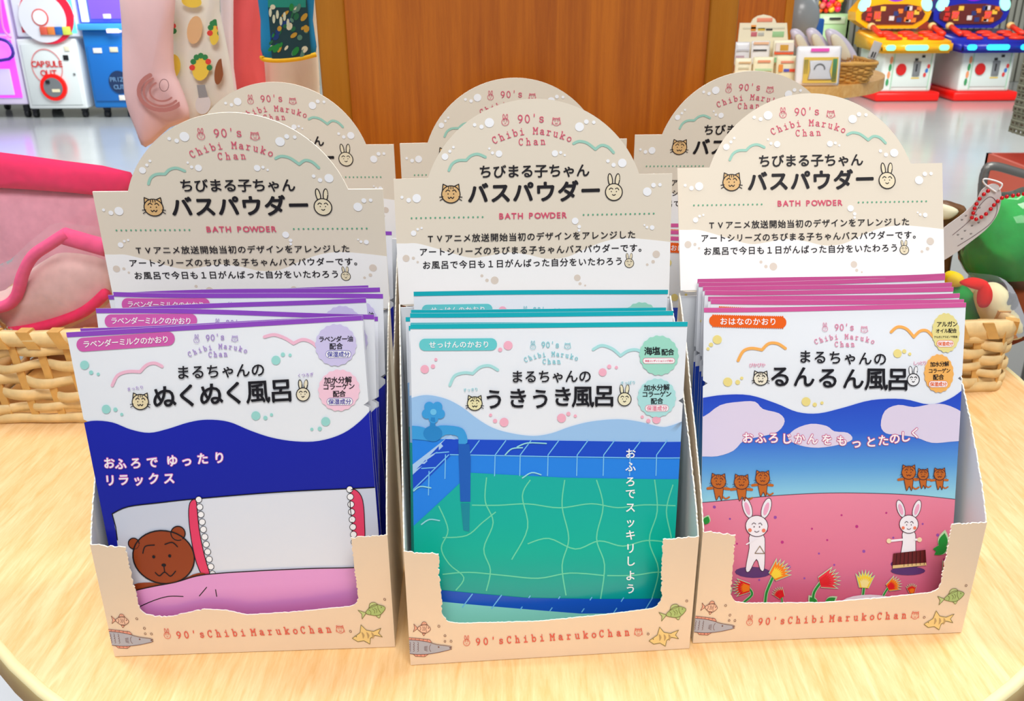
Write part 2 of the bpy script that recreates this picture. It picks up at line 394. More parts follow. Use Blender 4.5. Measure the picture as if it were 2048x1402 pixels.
        o = bpy.data.objects.new(name, me); col.objects.link(o); o.parent = parent
        return tag(o, **k)
# ================================================================== the table, pillar and floor
TABLE_C = (0.006, 0.67); TABLE_R = 0.405
m_table = wood('pale_veneer', (232, 182, 116), (250, 214, 162), 0.34, (18, 1.8, 6), 9, 0.01)
m_rim = M('cream_edge_band', (238, 224, 172), 0.4); m_rim2 = M('table_edge_side', (206, 180, 120), 0.45, noise=0.12, nscale=30)
tb = empty('display_table', (TABLE_C[0], TABLE_C[1], -0.75), label='round pale wooden display table with a cream edge, carrying the six card boxes', cat='table')
def ringpts(r, n=96): return [(r*cos(2*pi*k/n), r*sin(2*pi*k/n)) for k in range(n)]
TA, TB_ = 0.390, 0.430
def ringpts(dr, n=96): return [((TA+dr)*cos(2*pi*k/n), (TB_+dr)*sin(2*pi*k/n)) for k in range(n)]
t = MB(); t.slab(ringpts(-0.003), 0.736, 0.75, m_table); t.build('table_top', tb)
t = MB()                                           # edge band: small flat lip, rounded shoulder, straight side
prof = [(-0.0030, 0.7499), (-0.0024, 0.7503), (0.0, 0.7502), (0.0012, 0.7495), (0.0018, 0.7480), (0.0020, 0.746), (0.0020, 0.7345), (0.0, 0.733), (-0.003, 0.733)]
n = 96; vs = []; fs = []
for k in range(n):
    a = 2*pi*k/n
    for (dr, z) in prof: vs.append(((TA+dr)*cos(a), (TB_+dr)*sin(a), z))
q = len(prof)
for k in range(n):
    for j in range(q-1): fs.append((k*q+j, ((k+1) % n)*q+j, ((k+1) % n)*q+j+1, k*q+j+1))
t.add(vs, fs[:], m_rim, True)
for i, f in enumerate(t.f):
    if i % (q-1) >= 4: t.m[i] = t.mi(m_rim2)
t.build('edge_band', tb)
m_dark = wood('dark_veneer', (150, 84, 20), (184, 112, 40), 0.4, (30, 30, 2), 2)
t = MB(); t.slab(ringpts(-0.13), 0.36, 0.733, m_dark); t.build('pedestal', tb)
t = MB(); t.slab(ringpts(0.30), 0.33, 0.36, m_dark); t.build('lower_shelf', tb)
t = MB(); t.slab(ringpts(0.22), 0.0, 0.33, m_dark); t.build('plinth', tb)
# white printed carrier bag lying on the lower shelf, seen past the table edge
cb = empty('carrier_bag', (-0.50, 0.66, -0.39), label='white carrier bag with blue and lilac strokes below the table edge', cat='bag')
m_bagw = M('white_bag', (226, 234, 242), 0.4, bump=0.6, nscale=14)
FL = Matrix.Translation((0, 0, .022)) @ Matrix.Rotation(0.35, 4, 'Z') @ Matrix.Rotation(-pi/2, 4, 'X')
t = MB(); t.puffy([(x*0.10, z*0.17) for x, z in rrect(0, 0, 2, 2, .2)], 0, 0.021, m_bagw); t.build('bag_body', cb, FL)
a = Art()
for k in range(9):
    x = -90+k*20
    a.stroke(cr([(x, -130+(k*67) % 120), (x+14, -50+(k*31) % 60), (x+24, 40), (x+10, 110-(k*41) % 60)], 5), 1.2 if k % 2 else 7, P_((120, 100, 110)) if k % 2 else P_((70, 170, 225)), 2)
a.build('bag_print', cb, lambda u, v, o: tuple(FL @ Vector((u, .0215+o, v))), rect=(-95, 95, -160, 160), kind='stuff')

m_pan = wood('orange_veneer', (158, 78, 4), (190, 104, 12), 0.38, (34, 34, 1.6), 2.2)
m_post = wood('light_post', (182, 112, 18), (194, 124, 26), 0.42, (30, 30, 2), 1.6)
def pillar(cx, y0, w, d, z0, z1, label):
    e = empty('pillar', (cx, y0, z0), label=label, cat='pillar'); h = z1-z0
    t = MB(); t.box(-w/2+.012, w/2-.012, .0025, d-.0025, 0, h, m_pan); t.build('panel', e)
    for sx in (-1, 1):
        for yy in (0, d-.018):
            t = MB(); x0, x1 = (-w/2, -w/2+.0165) if sx < 0 else (w/2-.0165, w/2); t.bbox(x0, x1, yy, yy+.018, 0, h, m_post, .0012, 1); t.build('corner_post', e)
pillar(0.0098, 0.553, 0.243, 0.24, 0.0005, 1.25, 'orange-brown wooden pillar with lighter corner posts rising behind the card boxes')

m_floor = M('polished_floor', (176, 180, 178), 0.16, spec=0.7, noise=0.12, nscale=1.2)
t = MB(); t.box(-14, 14, -3, 9.6, -0.80, -0.75, m_floor); t.build('floor', kind='structure')

# ================================================================== card display boxes
W, HF, D, HS, HB, HT, JJ = 130.0, 62.3, 0.0743, 205.2, 148.7, 239.9, 15.7
CARD = 0.0006
m_beige = M('beige_card', (228, 216, 197), 0.62); m_front = M('front_card', (238, 214, 186), 0.6)
m_core = M('card_core', (250, 246, 232), 0.8); m_in = M('card_inside', (224, 228, 232), 0.7)
HEADH = [0.087897266, -0.000773513, -73.265894352, -0.00501207, -0.096321801, 251.366547968, -1.6085e-05, -5.0085e-05]
FRONTH = [0.102133425, 0.001506348, -68.28995762, -0.007722317, -0.128280786, 173.730804493, -2.4548e-05, -0.000118557]
INK = P_((24, 20, 26)); PINK = P_((216, 84, 112)); MINT = P_((158, 206, 188)); GREEN = P_((92, 168, 132))
WHT = P_((246, 246, 248)); TAN = P_((224, 182, 124)); CREAM = P_((236, 222, 190)); PALEDOT = P_((222, 208, 194))

# header outline
R_ = ((W/2-JJ)**2+(HT-HS)**2)/(2*(HT-HS)); zc = HT-R_; a0 = math.asin((HS-zc)/R_)
def head_outline(z_low, rc):
    pts = []
    pts += [(-W/2+rc-rc*cos(t), z_low+rc-rc*sin(t)) for t in (pi/2, pi/3, pi/6, 0)]
    pts += [(-W/2, HS), (-W/2+JJ, HS)]
    pts += [(R_*cos(pi-a0-(pi-2*a0)*k/40), zc+R_*sin(pi-a0-(pi-2*a0)*k/40)) for k in range(41)]
    pts += [(W/2-JJ, HS), (W/2, HS)]
    pts += [(W/2-rc+rc*cos(t), z_low+rc-rc*sin(t)) for t in (0, pi/6, pi/3, pi/2)]
    return pts
HO = head_outline(HB-3, 3)

ha = Art(HEADH)
# white ground below the wave, the rest is the beige card
wave = cr([(120, 862), (180, 862), (240, 862), (330, 885), (430, 915), (520, 935), (600, 925), (700, 908), (800, 918), (900, 940), (1000, 932), (1100, 888), (1200, 850), (1300, 835), (1420, 842), (1560, 858)], 4)
ha.fill([ (x, y) for x, y in wave]+[(1560, 1215), (120, 1215)], P_((247, 245, 243)), 1)
for x, y, r in ((608,247,24),(568,268,11),(533,258,9),(1067,268,23),(1102,242,12),(1140,245,9),(382,420,17),(407,393,8),(425,372,7),(657,405,17),(624,401,8),(608,379,6),(942,403,16),(971,399,8),(992,412,6),(1285,452,22),(1241,462,11),(1212,442,9),(238,632,22),(197,642,12),(163,627,8),(1412,598,22),(1444,565,12),(1477,563,9),(222,810,14),(243,790,7),(263,784,6),(1045,747,17),(1066,776,9),(1065,795,7),(1437,781,12),(1411,779,7),(1398,768,5)):
    ha.dot(x, y, r, WHT, 2, n=20)
for x, y, r in ((184,938,18),(221,937,8),(243,957,6),(1458,917,19),(1442,955,9),(1412,970,7),(635,1050,20),(596,1050,9),(570,1027,8),(1056,1037,17),(1070,1067,8),(1096,1076,5)):
    ha.dot(x, y, r, PALEDOT, 2, n=20)
ha.bird([(402, 490), (418, 458), (448, 440), (490, 438), (515, 415), (550, 407), (588, 422)], 14, MINT)
ha.bird([(1037, 353), (1065, 342), (1105, 350), (1148, 382), (1178, 362), (1212, 370), (1241, 399)], 14, MINT)
for k in range(16):
    ha.dot(212+k*24.1, 733-k*.4, 4.6, GREEN, 3, n=8); ha.dot(1088+k*23.8, 716-k*.45, 4.6, GREEN, 3, n=8)
ha.logo(820, 246, 112, PINK, ((689, 240, 18), (948, 241, 21)), ((645, 344), (824, 287), (1010, 336)), ((772, 361), (880, 357)), 42) if False else None
ha.slabline("90's", 766, 248, 874, 244, 48, PINK, 4, .095)
ha.slabarc('Chibi Maruko', 643, 350, 826, 304, 1010, 341, 41, PINK, 4, .1)
ha.slabline('Chan', 770, 361, 882, 357, 40, PINK, 4, .1)
ha.rabbit(689, 243, 18, None, PINK, 2.6); ha.cat(949, 243, 20, None, PINK, 2.6)
ha.text('ちびまる子ちゃん', 588, 497, 1084, 490, 70, INK, 5, .022)
ha.text('バスパウダー', 550, 608, 1124, 594, 108, INK, 5, .034)
ha.cat(412, 612, 47, TAN, INK, 5); ha.rabbit(1242, 600, 43, CREAM, INK, 5)
for ch, x in zip('BATHPOWDER', (669, 701, 733, 766, 820, 854, 893, 931, 961, 990)): ha.char(ch, x, 722-(x-669)*.0155, 41, PINK, 5, .026, -.0155)
ha.text('TVアニメ放送開始当初のデザインをアレンジした', 308, 838, 1332, 817, 43, INK, 5, .018)
ha.text('アートシリーズのちびまる子ちゃんバスパウダーです。', 272, 906, 1388, 884, 43, INK, 5, .018)
ha.text('お風呂で今日も１日がんばった自分をいたわろう', 288, 973, 1268, 952, 43, INK, 5, .018)
ha.rabbit(1320, 962, 23, CREAM, INK, 3)

fa = Art(FRONTH)
RED = P_((224, 96, 82)); LN = P_((120, 78, 70)); OLIVE = P_((112, 106, 62))
ln = "90's Chibi Maruko Chan"
xs = []; x = 372
for ch in "90's": xs.append((ch, x)); x += 29
x = 490
for ch in 'Chibi': xs.append((ch, x)); x += 31
x = 653
for ch in 'Maruko': xs.append((ch, x)); x += 31.5
x = 840
for ch in 'Chan': xs.append((ch, x)); x += 32
for ch, x in xs: fa.slab(ch, x, 1270-(x-372)*.0655, 30, RED, 4, .13, -.062)
fa.rabbit(328, 1260, 12, None, RED, 1.8); fa.cat(978, 1222, 14, None, RED, 1.8)
def fish(cx, cy, L, hgt, f, c, ang, fin, kind=0):
    def q(x, y):
        x *= L; y *= hgt; return (cx+x*cos(ang)-y*sin(ang), cy+x*sin(ang)+y*cos(ang))
    body = cr([q(-.62, 0), q(-.35, -.3), q(0, -.5), q(.35, -.42), q(.7, 0), q(.35, .42), q(0, .5), q(-.35, .3)], 4, True)
    tail = [q(-.58, 0), q(-1, -.45), q(-.88, 0), q(-1, .42)]
    top = cr([q(-.3, -.32), q(-.1, -.72), q(.2, -.7), q(.35, -.42)], 3); bot = cr([q(-.1, .45), q(.05, .78), q(.25, .45)], 3)
    for p in (tail, top, bot): fa.fill(p, fin, 2, False); fa.stroke(p+[p[0]], 1.7, c, 3)
    fa.fill(body, f, 3, False); fa.stroke(body+[body[0]], 1.8, c, 4)
    fa.dot(*q(.48, -.12), 2.1, c, 5, n=8); fa.stroke(cr([q(.3, -.35), q(.24, 0), q(.3, .35)], 3), 1.5, c, 5)
    for k in (-.25, 0, .15): fa.stroke(cr([q(k-.1, -.22), q(k-.02, 0), q(k-.1, .22)], 3), 1.4, c, 5)
fish(165, 1208, 38, 34, P_((240, 196, 170)), LN, .06, P_((240, 176, 150)))
fish(1118, 1146, 60, 40, P_((172, 196, 122)), OLIVE, -.3, P_((190, 206, 140)))
# striped angel-shaped fish
b = [(1018, 1254), (1050, 1232), (1058, 1202), (1075, 1222), (1100, 1226), (1130, 1213), (1118, 1232), (1130, 1246), (1104, 1240), (1085, 1252), (1080, 1274), (1060, 1262), (1036, 1266)]
fa.fill(b, P_((240, 210, 140)), 3, False); fa.stroke(b+[b[0]], 1.8, OLIVE, 4)
for x in (1056, 1074, 1092): fa.fill(cr([(x, 1228), (x+9, 1240), (x+2, 1254), (x+1, 1242)], 3, True), P_((190, 160, 110)), 5, False)
fa.dot(1034, 1247, 2, OLIVE, 5, n=8)
# long grey gar on the left
b = cr([(106, 1250), (140, 1252), (180, 1258), (215, 1268), (262, 1274)], 3)+[(272, 1277), (262, 1280), (272, 1284)]+cr([(262, 1288), (220, 1298), (180, 1304), (140, 1305), (108, 1302)], 3)
GY = P_((176, 178, 190))
fa.fill([(106, 1242), (150, 1246), (188, 1250), (196, 1260), (106, 1252)], P_((236, 160, 140)), 2, False); fa.fill([(125, 1303), (185, 1303), (170, 1314), (135, 1313)], P_((236, 160, 140)), 2, False)
fa.stroke([(106, 1242), (150, 1246), (188, 1250), (196, 1260)], 1.6, LN, 3); fa.stroke([(125, 1303), (135, 1313), (170, 1314), (185, 1303)], 1.6, LN, 3)
for k in range(5): fa.stroke([(120+k*15, 1243+k), (118+k*15, 1251+k)], 1.3, LN, 3)
for k in range(3): fa.stroke([(140+k*14, 1305), (142+k*14, 1313)], 1.3, LN, 3)
fa.fill(b, GY, 3, False); fa.stroke(b, 1.8, LN, 4)
for x in (112, 126, 142):
    for k in range(4): fa.stroke(_a(x, 1263+k*9, 4, 4.5, 90, -90, 4), 1.2, LN, 5)
fa.stroke(_a(196, 1281, 9, 14, 110, 250, 6), 1.5, LN, 5); fa.dot(222, 1277, 3, LN, 5, n=8)
for k in range(4): fa.stroke([(168, 1276+k*4), (180, 1274+k*6)], 1.4, LN, 5)
for x, y, r in ((223, 1199, 4), (246, 1235, 4), (246, 1256, 3.6), (269, 1256, 4), (1161, 1103, 4), (1015, 1228, 4)): fa.ring(x, y, r, 1.6, LN, 3)

def torn(a, b, amp, step=0.9):
    n = max(2, int(hypot(b[0]-a[0], b[1]-a[1])/step)); out = []
    dx, dz = b[0]-a[0], b[1]-a[1]; L = hypot(dx, dz)
    for k in range(n):
        t = k/n; r = (random.random()-.35)*amp*(2.2 if random.random() < .08 else 1) if k else 0
        out.append((a[0]+dx*t-dz/L*r, a[1]+dz*t+dx/L*r))
    return out
def front_outline(seed, bump=None):
    random.seed(seed)
    f = lambda x, y: fa.mm(x, y)
    c = [(W/2, HF), f(1072, 872), f(1066, 985), f(1064, 1098), f(1052, 1122), f(1030, 1134), f(840, 1158), f(600, 1182), f(300, 1190), f(260, 1184), f(238, 1160), f(230, 1060), f(222, 928), (-W/2, HF)]
    if bump: c[7:8] = [f(640, 1176), f(560, 1160), f(480, 1158), f(420, 1172), f(360, 1188)]
    pts = [(-W/2, 0), (W/2, 0)]
    for i in range(len(c)-1): pts += torn(c[i], c[i+1], 0.28 if 4 < i < 9 else 0.75)
    return [(x/1000, z/1000) for x, z in pts+[c[-1]]]
def side_outline(seed):
    random.seed(seed)
    prof = [(74.3, 149), (62, 138), (50, 125.5), (39.5, 112.6), (28, 100), (15, 84), (7, 73.5), (1.5, 64.5), (0.0, HF)]
    pts = [(0.6, 0), (73.7, 0)]
    for i in range(len(prof)-1): pts += torn((prof[i][0]-.0, prof[i][1]), prof[i+1], 0.7)
    return [(max(.6, y)/1000, z/1000) for y, z in pts+[prof[-1]]]

def make_box(seed, bump=None):
    e = empty('display_box')
    t = MB(); fo = front_outline(seed, bump); t.prism(fo, 0, CARD, m_front, m_core)
    # inner face of the front flap
    t.build('front_panel', e)
    for sx in (-1, 1):
        s = MB(); so = side_outline(seed+sx); s.prism(so, 0, CARD, m_beige, m_core)
        x0 = (W/2000-CARD) if sx > 0 else -W/2000
        s.v = [(x0+p[1], p[0], p[2]) for p in s.v]
        # inside face in bluish white card
        for i in range(len(s.f)):
            fc = s.f[i]; xs_ = [s.v[k][0] for k in fc]
            if len(fc) == 3 and abs(max(xs_)-(x0 if sx > 0 else x0+CARD)) < 1e-5 and abs(min(xs_)-max(xs_)) < 1e-7: s.m[i] = s.mi(m_in)
        s.build('side_panel', e)
    t = MB(); t.box(-W/2000+.0007, W/2000-.0007, D-CARD, D, .0006, .1475, m_in); t.build('back_panel', e)
    t = MB(); t.box(-W/2000+.0007, W/2000-.0007, .0007, D-.0007, 0, CARD, m_in); t.build('bottom_panel', e)
    return e
HEAD_MESH = None
def add_header(e, ln, dz, th, dy):
    global HEAD_MESH
    mx = Matrix.Translation((0, D+dy, HB/1000+dz)) @ Matrix.Rotation(-ln, 4, 'X') @ Matrix.Rotation(-th, 4, 'Y')
    if HEAD_MESH is None:
        t = MB(); t.prism([(x/1000, (z-HB)/1000) for x, z in HO], 0, .0009, m_beige, m_core); o = t.build('header_card', e, mx)
        p = ha.build('header_print', o, lambda u, v, q: (u, -q, v-HB/1000), rect=(-W/2+.01, W/2-.01, HB-2.2, HT))
        HEAD_MESH = (o.data, p.data)
    else:
        o = bpy.data.objects.new('header_card', HEAD_MESH[0]); col.objects.link(o); o.parent = e; o.matrix_local = mx
        p = bpy.data.objects.new('header_print', HEAD_MESH[1]); col.objects.link(p); p.parent = o

# ================================================================== the sachets
PW, PH = 0.120, 0.153
POUCHH = {'L': [0.103763542, -0.013987364, -63.933237878, -0.01132133, -0.125210704, 169.390917916, -3.3051e-05, -8.977e-05],
          'M': [0.111870369, 0.002329312, -72.676727814, -0.005111526, -0.124613337, 159.225478702, -2.6242e-05, -7.2075e-05],
          'R': [0.118971362, 0.004406413, -75.4877355, -0.004924441, -0.127201653, 163.945746506, -7.445e-06, -5.3169e-05]}
PUR = P_((146, 74, 196), .3); MILK = P_((238, 240, 246), .3)
def pol(pts): return [tuple(p) for p in pts]
def band(a, c):
    a.fillmm([(-PW*500, PH*1000-2.1), (PW*500, PH*1000-2.1), (PW*500, PH*1000), (-PW*500, PH*1000)], c, 1)
def pill(a, cx, cy, w, h, rot, c, st, x0, x1, y0, y1, sz, scal=False):
    if scal:
        n = 4; pts = []
        base = rrect(cx, cy, w, h, h*.48, 8, rot)
        for i, p in enumerate(base): pts.append(p)
        a.fill(pts, c, 2)
        for i in range(34):
            x = cx-w*.45+w*.9*i/33; a.dot(x, cy-h*.5+rot*(x-cx), 3.4, c, 2, n=8); a.dot(x, cy+h*.5+rot*(x-cx), 3.4, c, 2, n=8)
    else: a.fill(rrect(cx, cy, w, h, h*.48, 8, rot), c, 2)
    a.text(st, x0, y0, x1, y1, sz, P_((252, 250, 252), .3), 4, .018)
def dots(a, lst, c):
    for x, y, r in lst: a.dot(x, y, r, c, 2, n=20)

def art_L(full=True):
    a = Art(POUCHH['L']); band(a, PUR); S = P_((168, 140, 206), .3); PK = P_((244, 190, 212), .3); MT = P_((158, 220, 214), .3); K = P_((22, 20, 28), .3)
    pill(a, 290, 178, 370, 52, -.07, P_((214, 96, 176), .3), 'ラベンダーミルクのかおり', 143, 440, 187, 169, 28)
    a.slabline("90's", 600, 174, 655, 170, 26, S, 4, .12); a.slabarc('Chibi Maruko', 536, 231, 638, 203, 740, 218, 21, S, 4, .13); a.slabline('Chan', 610, 234, 668, 231, 22, S, 4, .13)
    a.rabbit(557, 172, 10, None, S, 1.6); a.cat(701, 167, 11, None, S, 1.6)
    a.bird([(240, 342), (260, 305), (298, 290), (345, 290), (370, 265), (400, 258), (428, 270)], 12, PK)
    a.bird([(812, 160), (850, 152), (890, 165), (922, 184), (955, 170), (988, 178), (1016, 202)], 12, PK)
    a.badge(1082, 190, 77, 77, P_((208, 200, 238), .3), S, [('ラベンダー油', 1028, 1136, 168, 25), ('配合', 1070, 1096, 195, 25)], (1092, 224, 96, 28, '保湿成分', 21), K, P_((70, 74, 170), .3))
    if full:
        a.badge(1095, 358, 77, 77, P_((250, 206, 224), .3), S, [('加水分解', 1052, 1130, 320, 26), ('コラーゲン', 1046, 1142, 344, 25), ('配合', 1084, 1108, 371, 25)], (1098, 400, 98, 28, '保湿成分', 21), K, P_((90, 80, 170), .3))
        a.text('まるちゃんの', 508, 292, 790, 281, 54, K, 5, .018)
        a.text('ぬくぬく風呂', 437, 384, 878, 358, 92, K, 5, .024)
        a.text('まったり', 304, 355, 352, 348, 15, S, 4); a.text('くつろぎ', 946, 302, 992, 298, 15, S, 4)
        a.cat(347, 403, 31, P_((238, 222, 180), .3), K, 3.4); a.rabbit(960, 372, 25, P_((238, 228, 200), .3), K, 3.4)
        dots(a, ((135,266,17),(160,294,8),(187,300,6),(857,246,17),(883,225,8),(910,227,6),(217,432,17),(252,433,8),(276,451,6),(782,454,17),(818,462,8),(841,450,6),(1045,475,17),(1023,502,8),(993,504,6)), MT)
    top = cr([(60, 520), (120, 490), (170, 477), (240, 482), (310, 508), (380, 520), (450, 505), (530, 480), (600, 470), (680, 478), (760, 510), (840, 536), (930, 550), (1020, 548), (1110, 520), (1180, 470), (1240, 405), (1320, 330)], 4)
    NV = ramp_mat('night_blue', [(0, (34, 50, 170)), (.45, (12, 26, 156)), (1, (10, 28, 176))], 0, .12, .28)
    a.fill(top+[(1420, 1500), (60, 1500)], NV, 1)
    if not full: return a
    WT = P_((250, 250, 252), .3); PO = P_((206, 120, 200), .3)
    for off, c, L in ((.075, PO, 4), (.022, WT, 5)):
        for ch, x, y in zip('おふろでゆったり', (228, 272, 330, 392, 467, 522, 582, 645), (636, 638, 634, 630, 624, 624, 616, 612)): a.char(ch, x, y, 44, c, L, off, -.06)
        for ch, x, y in zip('リラックス', (231, 283, 340, 398, 456), (702, 698, 698, 692, 690)): a.char(ch, x, y, 44, c, L, off, -.06)
    # bedding: pillow, frills, lilac quilt, brown teddy bear
    pil = cr([(237, 830), (300, 800), (420, 782), (560, 766), (800, 745), (1000, 732), (1245, 722), (1300, 720)], 4)
    a.fill(pil+[(1300, 1240), (290, 1240), (262, 1000), (250, 900)], P_((206, 212, 228), .3), 2)
    a.stroke([(256, 930), (250, 880), (237, 830)]+pil, 4, K, 4)
    a.fill([(560, 770), (1150, 728), (1150, 1080), (610, 1090), (585, 980), (565, 880)], P_((226, 230, 240), .3), 3)
    PR = P_((232, 66, 106), .3)
    for pts in ([(556, 768), (535, 780), (530, 830), (540, 920), (560, 1010), (590, 1068), (612, 1060), (590, 980), (570, 880), (562, 800)],
                [(1140, 732), (1165, 735), (1185, 770), (1192, 850), (1190, 935), (1150, 935), (1145, 850), (1138, 790)]):
        p = cr(pts, 3, True); a.fill(p, PR, 4); a.stroke(p+[p[0]], 3, K, 5)
    for k in range(11): a.dot(568+k*4+(k*k)*.12, 768+k*28, 12, WT, 5); a.ring(568+k*4+(k*k)*.12, 768+k*28, 12, 2, K, 6)
    for k in range(8): a.dot(1136+k*2.5, 728+k*28, 12, WT, 5); a.ring(1136+k*2.5, 728+k*28, 12, 2, K, 6)
    BR = P_((150, 66, 30), .3)
    a.fill(cr([(320, 1098), (380, 1088), (470, 1090), (545, 1052), (590, 1046), (600, 1080), (420, 1130), (322, 1130)], 3, True), BR, 5); 
    for x, y, r in ((320, 940, 21), (490, 896, 27)): a.dot(x, y, r, BR, 5); a.ring(x, y, r, 4, K, 6)
    h = ell(434, 988, 118, 102, 36, .1); a.fill(h, BR, 6); a.stroke(h+[h[0]], 5, K, 7)
    a.stroke(cr([(355, 975), (365, 948), (400, 942)], 4), 4, K, 8); a.stroke(cr([(440, 938), (468, 930), (488, 946)], 4), 4, K, 8)
    a.dot(397, 987, 6, K, 8); a.dot(458, 982, 6, K, 8); a.dot(435, 1018, 9, K, 8, 6)
    a.stroke([(435, 1020), (438, 1045)], 4, K, 8); a.stroke(cr([(402, 1048), (418, 1060), (438, 1045), (460, 1060), (480, 1040)], 4), 4, K, 8)
    q = cr([(260, 1150), (320, 1122), (400, 1100), (480, 1082), (560, 1056), (640, 1044), (760, 1034), (880, 1026), (1000, 1020), (1100, 1018), (1200, 1016), (1300, 1014)], 4)
    LI = ramp_mat('lilac_quilt', [(0, (196, 100, 180)), (.5, (228, 156, 214)), (1, (232, 164, 216))], .0, .055, .28)
    a.fill(q+[(1350, 1500), (230, 1500)], LI, 8); a.stroke(q, 4, K, 9)
    a.stroke(cr([(325, 1190), (390, 1158), (450, 1138), (508, 1136)], 4), 3.5, K, 9); a.stroke([(598, 1098), (580, 1120), (570, 1132)], 3.5, K, 9); a.stroke([(632, 1106), (636, 1132)], 3.5, K, 9)
    return a

def art_M(full=True):
    a = Art(POUCHH['M']); band(a, P_((10, 178, 190), .3)); S = P_((132, 204, 214), .3); K = P_((22, 20, 28), .3); BD = P_((172, 226, 226), .3); PK = P_((246, 180, 200), .3)
    pill(a, 297, 130, 294, 46, -.01, P_((104, 206, 210), .3), 'せっけんのかおり', 200, 402, 131, 129, 27)
    a.slabline("90's", 619, 140, 672, 140, 25, S, 4, .12); a.slabarc('Chibi Maruko', 556, 193, 648, 172, 742, 187, 20, S, 4, .13); a.slabline('Chan', 623, 201, 678, 200, 21, S, 4, .13)
    a.rabbit(580, 137, 10, None, S, 1.6); a.cat(711, 135, 11, None, S, 1.6)
    a.bird([(266, 284), (284, 248), (320, 236), (352, 239), (380, 215), (415, 209), (447, 225)], 11, BD)
    a.bird([(808, 148), (840, 133), (880, 145), (911, 171), (940, 153), (972, 149), (1002, 163)], 11, BD)
    a.badge(1057, 170, 74, 74, P_((160, 222, 202), .3), S, [('海塩', 1016, 1046, 154, 33), ('配合', 1078, 1102, 158, 26)], (1056, 190, 122, 22, '保湿コンディショニング成分', 11), K, P_((236, 110, 140), .3))
    if full:
        a.badge(1048, 330, 73, 73, P_((176, 228, 228), .3), S, [('加水分解', 1010, 1084, 291, 25), ('コラーゲン', 1002, 1092, 316, 24), ('配合', 1036, 1060, 342, 24)], (1048, 369, 90, 26, '保湿成分', 19), K, P_((238, 130, 160), .3))
        a.text('まるちゃんの', 520, 250, 776, 248, 50, K, 5, .018)
        for ch, x, y in zip('うきうき風呂', (433, 523, 608, 692, 768, 848), (336, 332, 334, 325, 325, 322)): a.char(ch, x, y, 86 if ch in '風呂' else 80, K, 5, .024)
        a.text('すっきり', 323, 301, 366, 298, 14, S, 4); a.text('さっぱり', 916, 273, 960, 271, 14, S, 4)
        a.cat(360, 352, 28, P_((238, 230, 180), .3), K, 3.2); a.rabbit(925, 334, 25, P_((240, 234, 200), .3), K, 3.2)
    dots(a, ((486,133,17),(456,149,8),(171,224,16),(202,213,8),(213,187,6),(843,233,15),(868,212,8),(895,215,6),(471,423,17),(437,418,8),(420,396,6),(688,407,17),(714,391,8),(740,399,6),(1047,412,16),(1016,417,8),(993,402,6)), PK)
    top = cr([(60, 360), (122, 334), (180, 322), (250, 335), (310, 365), (370, 410), (430, 445), (500, 465), (580, 475), (650, 465), (720, 440), (800, 420), (900, 411), (980, 420), (1060, 440), (1100, 437), (1150, 420), (1230, 390)], 4)
    a.fill(top+[(1260, 1500), (60, 1500)], P_((158, 200, 242), .3), 1)
    WTR = ramp_mat('bath_water', [(0, (0, 140, 150)), (.5, (0, 180, 160)), (1, (10, 176, 170))], .0, .095, .26)
    if not full:
        a.fill([(60, 520), (1260, 520), (1260, 1500), (60, 1500)], WTR, 2); return a
    DB = P_((22, 76, 206), .3); LB = P_((36, 134, 236), .3); GR = P_((120, 196, 246), .3)
    a.fill([(60, 486), (1260, 500), (1260, 1500), (60, 1500)], LB, 2)
    a.fill([(250, 487), (1260, 500), (1260, 560), (262, 548), (60, 740), (60, 690)], DB, 3)
    a.fill([(60, 640), (270, 470), (300, 500), (60, 700)], P_((170, 206, 244), .3), 3)
    a.fill([(60, 690), (268, 488), (330, 488), (60, 760)], DB, 4)
    a.fill([(345, 613), (700, 632), (1260, 642), (1260, 1500), (60, 1500), (60, 890), (130, 820)], WTR, 4)
    for x in (355, 455, 550, 655, 765, 865, 965, 1065):
        a.stroke([(x+22, 492), (x-18, 546)], 4, GR, 5); a.stroke([(x-18, 548), (x-20, 624)], 4, GR, 5)
    a.stroke([(268, 545), (640, 552), (1230, 560)], 4, GR, 5); a.stroke([(262, 546), (120, 690), (60, 745)], 4, GR, 5)
    for x, y in ((212, 540), (160, 600)): a.stroke([(x, y), (x+50, y-5)], 4, GR, 5)
    for x, y in ((262, 546), (200, 610)): a.stroke([(x-12, y), (x-14, y+90)], 4, GR, 5)
    TP = P_((60, 160, 226), .3); TP2 = P_((40, 136, 206), .3)
    a.fill(cr([(80, 445), (150, 440), (190, 450), (230, 435), (300, 440), (325, 460), (332, 500), (300, 505), (296, 476), (250, 470), (215, 495), (170, 492), (120, 490), (80, 500)], 3, True), TP, 6)
    a.dot(202, 466, 36, TP2, 7, 30); a.fill([(190, 440), (212, 440), (210, 405), (195, 405)], TP2, 7)
    for k in range(5): a.dot(204+26*cos(k*1.257+.3), 384+24*sin(k*1.257+.3), 19, TP, 7)
    a.dot(204, 384, 12, P_((110, 196, 240), .3), 8)
    a.fill([(298, 504), (340, 504), (345, 560), (344, 722), (306, 722), (302, 600)], P_((28, 96, 190), .3), 6); a.fill([(308, 728), (342, 728), (340, 835), (318, 830)], P_((22, 140, 160), .3), 6)
    WV = P_((110, 216, 176), .3)
